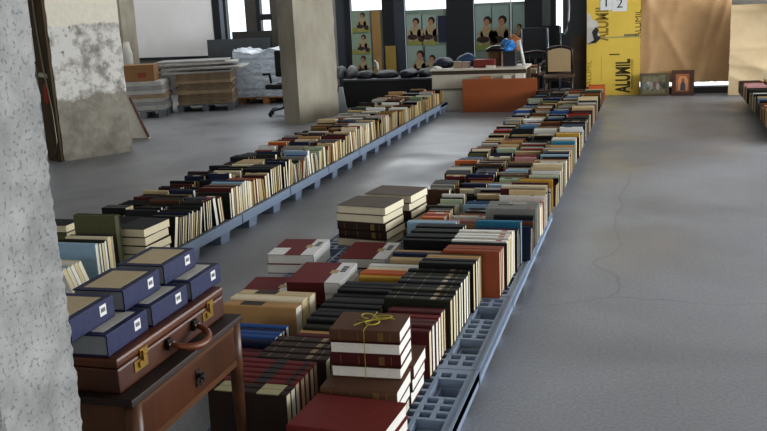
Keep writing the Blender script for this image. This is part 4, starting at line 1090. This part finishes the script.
crate('black_box', 504, 516, DY + .35, .2, dz, .22, '#1c1c20', 'black box on the desk under the blue plastic bag', 'box')
soft('blue_plastic_bag', 508, 45, DY + .4, dz + .222, .1, .08, .12, '#2c74b4', 'bright blue plastic bag on the black box', 'bag', 21, .35, .35)
soft('orange_cloth', 513, 38, DY + .62, dz + .2, .12, .1, .14, '#8a552c', 'orange-brown cloth bundle behind the blue plastic bag', 'bundle', 22, .3)
bm = bmesh.new(); p = P(486, 49, DY + .3); q = P(503, 47, DY + .3)
tube(bm, [(p.x, DY + .3, dz + .24), (p.x + .1, DY + .3, dz + .27), (q.x - .05, DY + .3, dz + .27), (q.x, DY + .3, dz + .26)], [.02, .045, .05, .03], 8)
tube(bm, [(p.x + .08, DY + .3, dz + .25), (p.x + .08, DY + .3, dz)], .012, 8); tube(bm, [(q.x - .05, DY + .3, dz + .25), (q.x - .05, DY + .3, dz)], .012, 8)
tag(obj('black_tripod_head', bm, mat('#141416', .4, .1, 10), smooth=True), 'black equipment bar propped on the desk before the carton', 'equipment')
bg = 'books on top of the orange board edge'
for i, (x0, x1, hh, cl) in enumerate(((480, 492, .03, '#a8704f'), (504, 512, .03, '#cbc3b5'), (516, 525, .05, '#d3cdc2'))):
    a = P(x0, 77, DY - .1); b = P(x1, 77, DY - .1)
    t = thing('paper_bundle', '%s paper bundle behind the orange board top' % ('reddish', 'narrow cream', 'tall white')[i], 'bundle', (a.x, DY - .16, 0))
    obj('bundle_pages', bx(.004, b.x - a.x - .004, 0, .1, zt_ - .2, zt_ + hh), mat(cl, .7, .15, 30), t)
    obj('bundle_cover', bx(0, b.x - a.x, -.004, .0, 0, zt_ + hh + .004), mat(cl, .7, .15, 12), t)

# chairs -------------------------------------------------------------
cw = wood_mat('chair_wood', '#1f1410', '#38241a', 8)
def arch_panel(wd, z0, z1, rise, th, y):
    pts = [(-wd/2, z0), (wd/2, z0), (wd/2, z1)] + [(wd/2*math.cos(a), z1 + rise*math.sin(a)) for a in [PI*k/10 for k in range(1, 10)]] + [(-wd/2, z1)]
    return prism_xz(pts, y, y + th)
def caned_chair(x, y, rz, label):
    t = thing('caned_chair', label, 'chair', (x, y, 0), rz, 'old wooden chairs')
    s = .23
    obj('backrest', arch_panel(.36, .45, .76, .06, .012, .2), mat('#a08a68', .7, .15, 60, .2), t)
    f = bmesh.new(); pts = [(-.2, .21, .4)] + [(-.2, .21, .76)] + [(-.2*math.cos(a), .21, .78 + .07*math.sin(a)) for a in [PI*k/8 for k in range(9)]] + [(.2, .21, .76), (.2, .21, .4)]
    tube(f, pts, .018, 8); tube(f, [(-.2, .21, .44), (.2, .21, .44)], .016, 8)
    obj('back_frame', f, cw, t, True)
    obj('seat', bx(-.24, .24, -.22, .23, .38, .42, .012), mat('#4a372a', .6, .2, 20), t)
    for sx in (-1, 1):
        for sy in (-1, 1):
            l = bmesh.new(); tube(l, [(sx*.2, sy*.19, .39), (sx*.205, sy*.2, .2), (sx*.21, sy*.22, 0)], [.02, .018, .014], 8); obj('leg', l, cw, t, True)
    st = bmesh.new()
    tube(st, [(-.2, -.2, .16), (.2, .2, .16)], .012, 8); tube(st, [(.2, -.2, .16), (-.2, .2, .16)], .012, 8)
    for sy in (-.2, .2): tube(st, [(-.205, sy, .3), (-.1, sy, .345), (0, sy, .355), (.1, sy, .345), (.205, sy, .3)], .01, 8)
    obj('stretcher', st, cw, t, True)
    return t
cx = P(559, 90, 14.9).x
caned_chair(cx, 14.9, .06, 'wooden chair with a pale caned back beside the yellow board')
# chair whose caned back faces the lens: back plane toward the camera
# armchair piled with books
ax_ = P(531, 80, 15.3).x
t = thing('wooden_armchair', 'dark wooden armchair with books on its seat behind the orange board', 'chair', (ax_, 15.3, 0), -.3, 'old wooden chairs')
for sx in (-1, 1):
    for sy in (-1, 1):
        l = bmesh.new(); tube(l, [(sx*.22, sy*.2, .56 if sy < 0 else .74), (sx*.22, sy*.2, .4), (sx*.225, sy*.22, 0)], [.02, .02, .015], 8); obj('leg', l, cw, t, True)
    l = bmesh.new(); tube(l, [(sx*.22, .2, .62), (sx*.235, .0, .6), (sx*.23, -.2, .57)], .022, 8); obj('armrest', l, cw, t, True)
obj('seat', bx(-.24, .24, -.22, .22, .38, .43, .012), mat('#3c2c22', .6, .2, 20), t)
b_ = bmesh.new()
tube(b_, [(-.22, .2, .73), (0, .22, .76), (.22, .2, .73)], .022, 8)
for x in (-.12, 0, .12): tube(b_, [(x, .21, .46), (x, .215, .74)], .01, 8)
obj('backrest', b_, cw, t, True)
for i, (c_, z_) in enumerate((('#b59a74', .43), ('#c9bfae', .475), ('#8c5f3a', .515))):
    Mx = T((ax_, 15.26, z_ + .021)) @ R(-.3 + .1*i, 'Z') @ R(PI/2, 'X') @ T((0, 0, -.1))
    bm = bmesh.new(); cover_bm(bm, .28, .2, .038, .003, .01, 2)
    o = obj('seat_book', bm, mat(c_, .6, .1, 30), M=Mx); tag(o, '%s book lying on the wooden armchair seat' % ('tan', 'pale', 'brown')[i], 'book', 'books on the armchair')
    obj('page_block', bx(-.137, .137, -.016, .016, .004, .196), page_mats[PAGES[1]], o)
# stacking chairs with chrome frames
chrome = mat('#9aa0a6', .25, .05, 10, metal=.9); blackv = mat('#1a1b1f', .5, .15, 15)
def stack_chair(x, y, rz, label):
    t = thing('stacking_chair', label, 'chair', (x, y, 0), rz, 'black stacking chairs')
    obj('seat', bx(-.22, .22, -.22, .2, .44, .485, .015), blackv, t)
    obj('backrest', bx(-.21, .21, .2, .235, .58, 1.12, .015), blackv, t)
    for sx in (-1, 1):
        l = bmesh.new(); tube(l, [(sx*.225, .25, 0), (sx*.225, .235, .46), (sx*.225, .24, .8), (sx*.222, .25, 1.1)], .013, 8); obj('back_leg', l, chrome, t, True)
        l = bmesh.new(); tube(l, [(sx*.225, -.24, 0), (sx*.225, -.22, .45), (sx*.225, .23, .46)], .013, 8); obj('front_leg', l, chrome, t, True)
    return t
p = P(534, 45, 16.0); stack_chair(p.x, 15.98, .05, 'black stacking chair with chrome frame in front of the black upright')
stack_chair(P(547, 45, 16.6).x, 16.6, .05, 'second black stacking chair behind the armchair')
p = P(522, 50, 15.2)
tag(obj('white_tube', tube(bmesh.new(), [(P(519, 40, 14.3).x, 14.3, P(519, 40, 14.3).z), (P(524, 52, 14.3).x, 14.3, dz + .0)], .025, 10), mat('#c9c9c4', .5, .05, 10), smooth=True), 'white cardboard tube leaning at the desk end', 'tube')
# black bench with bags behind the outer row
a = G(346, 107.5); 
bxx0, bxx1 = P(344, 95, 14.4).x, P(432, 90, 14.4).x
t = thing('black_bench', 'long low black bench beside the middle column', 'bench', (bxx0, 14.4, 0))
obj('bench_top', bx(-.02, bxx1 - bxx0, -.02, .6, .43, .46, .004), mat('#44474c', .5, .15, 6), t)
obj('bench_front', bx(0, bxx1 - bxx0, 0, .03, 0, .43), mat('#121214', .6, .15, 6), t)
obj('bench_end', bx(0, .03, .03, .58, 0, .43), mat('#121214', .6, .15, 6), t); obj('bench_end', bx(bxx1 - bxx0 - .03, bxx1 - bxx0, .03, .58, 0, .43), mat('#121214', .6, .15, 6), t)
for i, (px, Y, sx, sy, sz, cl, lb) in enumerate(((340.5, 14.75, .1, .2, .13, '#515252', 'grey bag at the column end of the black bench'), (352, 14.8, .09, .18, .13, '#636361', 'pale grey bag on the bench beside the end bag'), (366, 14.7, .15, .24, .08, '#242629', 'charcoal bag flattened on the bench below the posters'), (387, 14.75, .2, .26, .075, '#1f2329', 'dark folded tarp in the middle of the bench'), (409, 14.7, .15, .24, .085, '#1f2733', 'bluish black bag on the bench beside the folded tarp'), (425, 14.75, .1, .24, .09, '#1d1f22', 'black bag on the bench end by the desk'))):
    soft('bag', px, 70, Y, .462, sx, sy, sz, cl, lb, 'bag', 40 + i, .12)
bm = bmesh.new(); tube(bm, [(P(374, 64, 14.9).x, 14.9, .62), (P(375, 60, 14.9).x, 14.9, .72), (P(377, 64, 14.9).x, 14.9, .68), (P(378.5, 72, 14.9).x, 14.9, .5)], .022, 8)
tag(obj('white_hook', bm, mat('#c4c4be', .5, .05, 10), smooth=True), 'white curved handle sticking up behind the bench bags', 'handle bar')
# plastic sheet leaning by the column
LS = 13.75
q = [P(px, py, LS) for px, py in ((338, 113), (347.5, 113), (342.5, 87), (338.5, 87))]
o = obj('leaning_sheet', prism_xz([(p.x, max(p.z, 0.002)) for p in q], LS, LS + .02), mat('#9aa0a2', .4, .1, 6)); tag(o, 'narrow pale sheet leaning beside the middle column', 'sheet')
# office chair behind the column
ox, oy = -5.6, 13.6
t = thing('office_chair', 'dark office chair half hidden behind the middle column', 'chair', (ox, oy, 0))
obj('seat', bx(-.23, .23, -.23, .23, .42, .5, .03), blackv, t); obj('backrest', bx(-.22, .22, .2, .27, .58, 1.0, .03), blackv, t)
st = bmesh.new(); tube(st, [(0, 0, .1), (0, 0, .42)], .03, 10); obj('column_post', st, blackv, t, True)
for k in range(5):
    a = 2*PI*k/5 + .3; l = bmesh.new(); tube(l, [(0, 0, .12), (.28*math.cos(a), .28*math.sin(a), .08)], [.025, .018], 8)
    lg = obj('base_arm', l, mat('#55646e', .4, .1, 10), t, True)
    w_ = bmesh.new(); tube(w_, [(.28*math.cos(a) - .02, .28*math.sin(a), .035), (.28*math.cos(a) + .02, .28*math.sin(a), .035)], .035, 12); obj('castor', w_, blackv, lg, True)
for sx in (-1, 1):
    l = bmesh.new(); tube(l, [(sx*.25, .1, .46), (sx*.27, .08, .64), (sx*.27, -.15, .65)], .02, 8); obj('armrest', l, blackv, t, True)

# ------------------------------------------------------------------ light
w = bpy.data.worlds.new('daylight'); bpy.context.scene.world = w; w.use_nodes = True
bgn = w.node_tree.nodes['Background']; bgn.inputs[0].default_value = (.93, .97, 1.0, 1); bgn.inputs[1].default_value = 1.6
def area(name, loc, rot, sx, sy, power, col=(1, 1, 1)):
    l = bpy.data.lights.new(name, 'AREA'); l.shape = 'RECTANGLE'; l.size = sx; l.size_y = sy; l.energy = power; l.color = col
    o = bpy.data.objects.new(name, l); C.objects.link(o); o.location = loc; o.rotation_euler = rot
    return o
# daylight through the window side, through the glazed back wall and from behind
area('window_light', (6.9, 10.2, 1.75), (0, PI/2, 0), 2.5, 12.6, 930, (.9, .95, 1.0))
area('back_window_light', (-4.5, 16.7, 2.4), (-PI/2, 0, 0), 6, 1.4, 90, (.93, .97, 1.0))
area('rear_window_light', (-1.5, -4.1, 2.0), (PI/2, 0, 0), 12, 2.2, 18, (1.0, .97, .93))
area('ambient_fill', (-3, 6, 3.55), (0, 0, 0), 12, 16, 65, (1.0, .97, .93))  # added ambient fill lamp below the closed ceiling, no roof opening there
area('corner_fill', (-9.5, 14.5, 3.5), (0, 0, 0), 5, 4, 70, (.97, .98, 1.0))  # extra fill lamp added to brighten the white wall in the back corner
sc = bpy.context.scene
sc.view_settings.view_transform = 'Standard'; sc.view_settings.look = 'Medium High Contrast'; sc.view_settings.exposure = .12
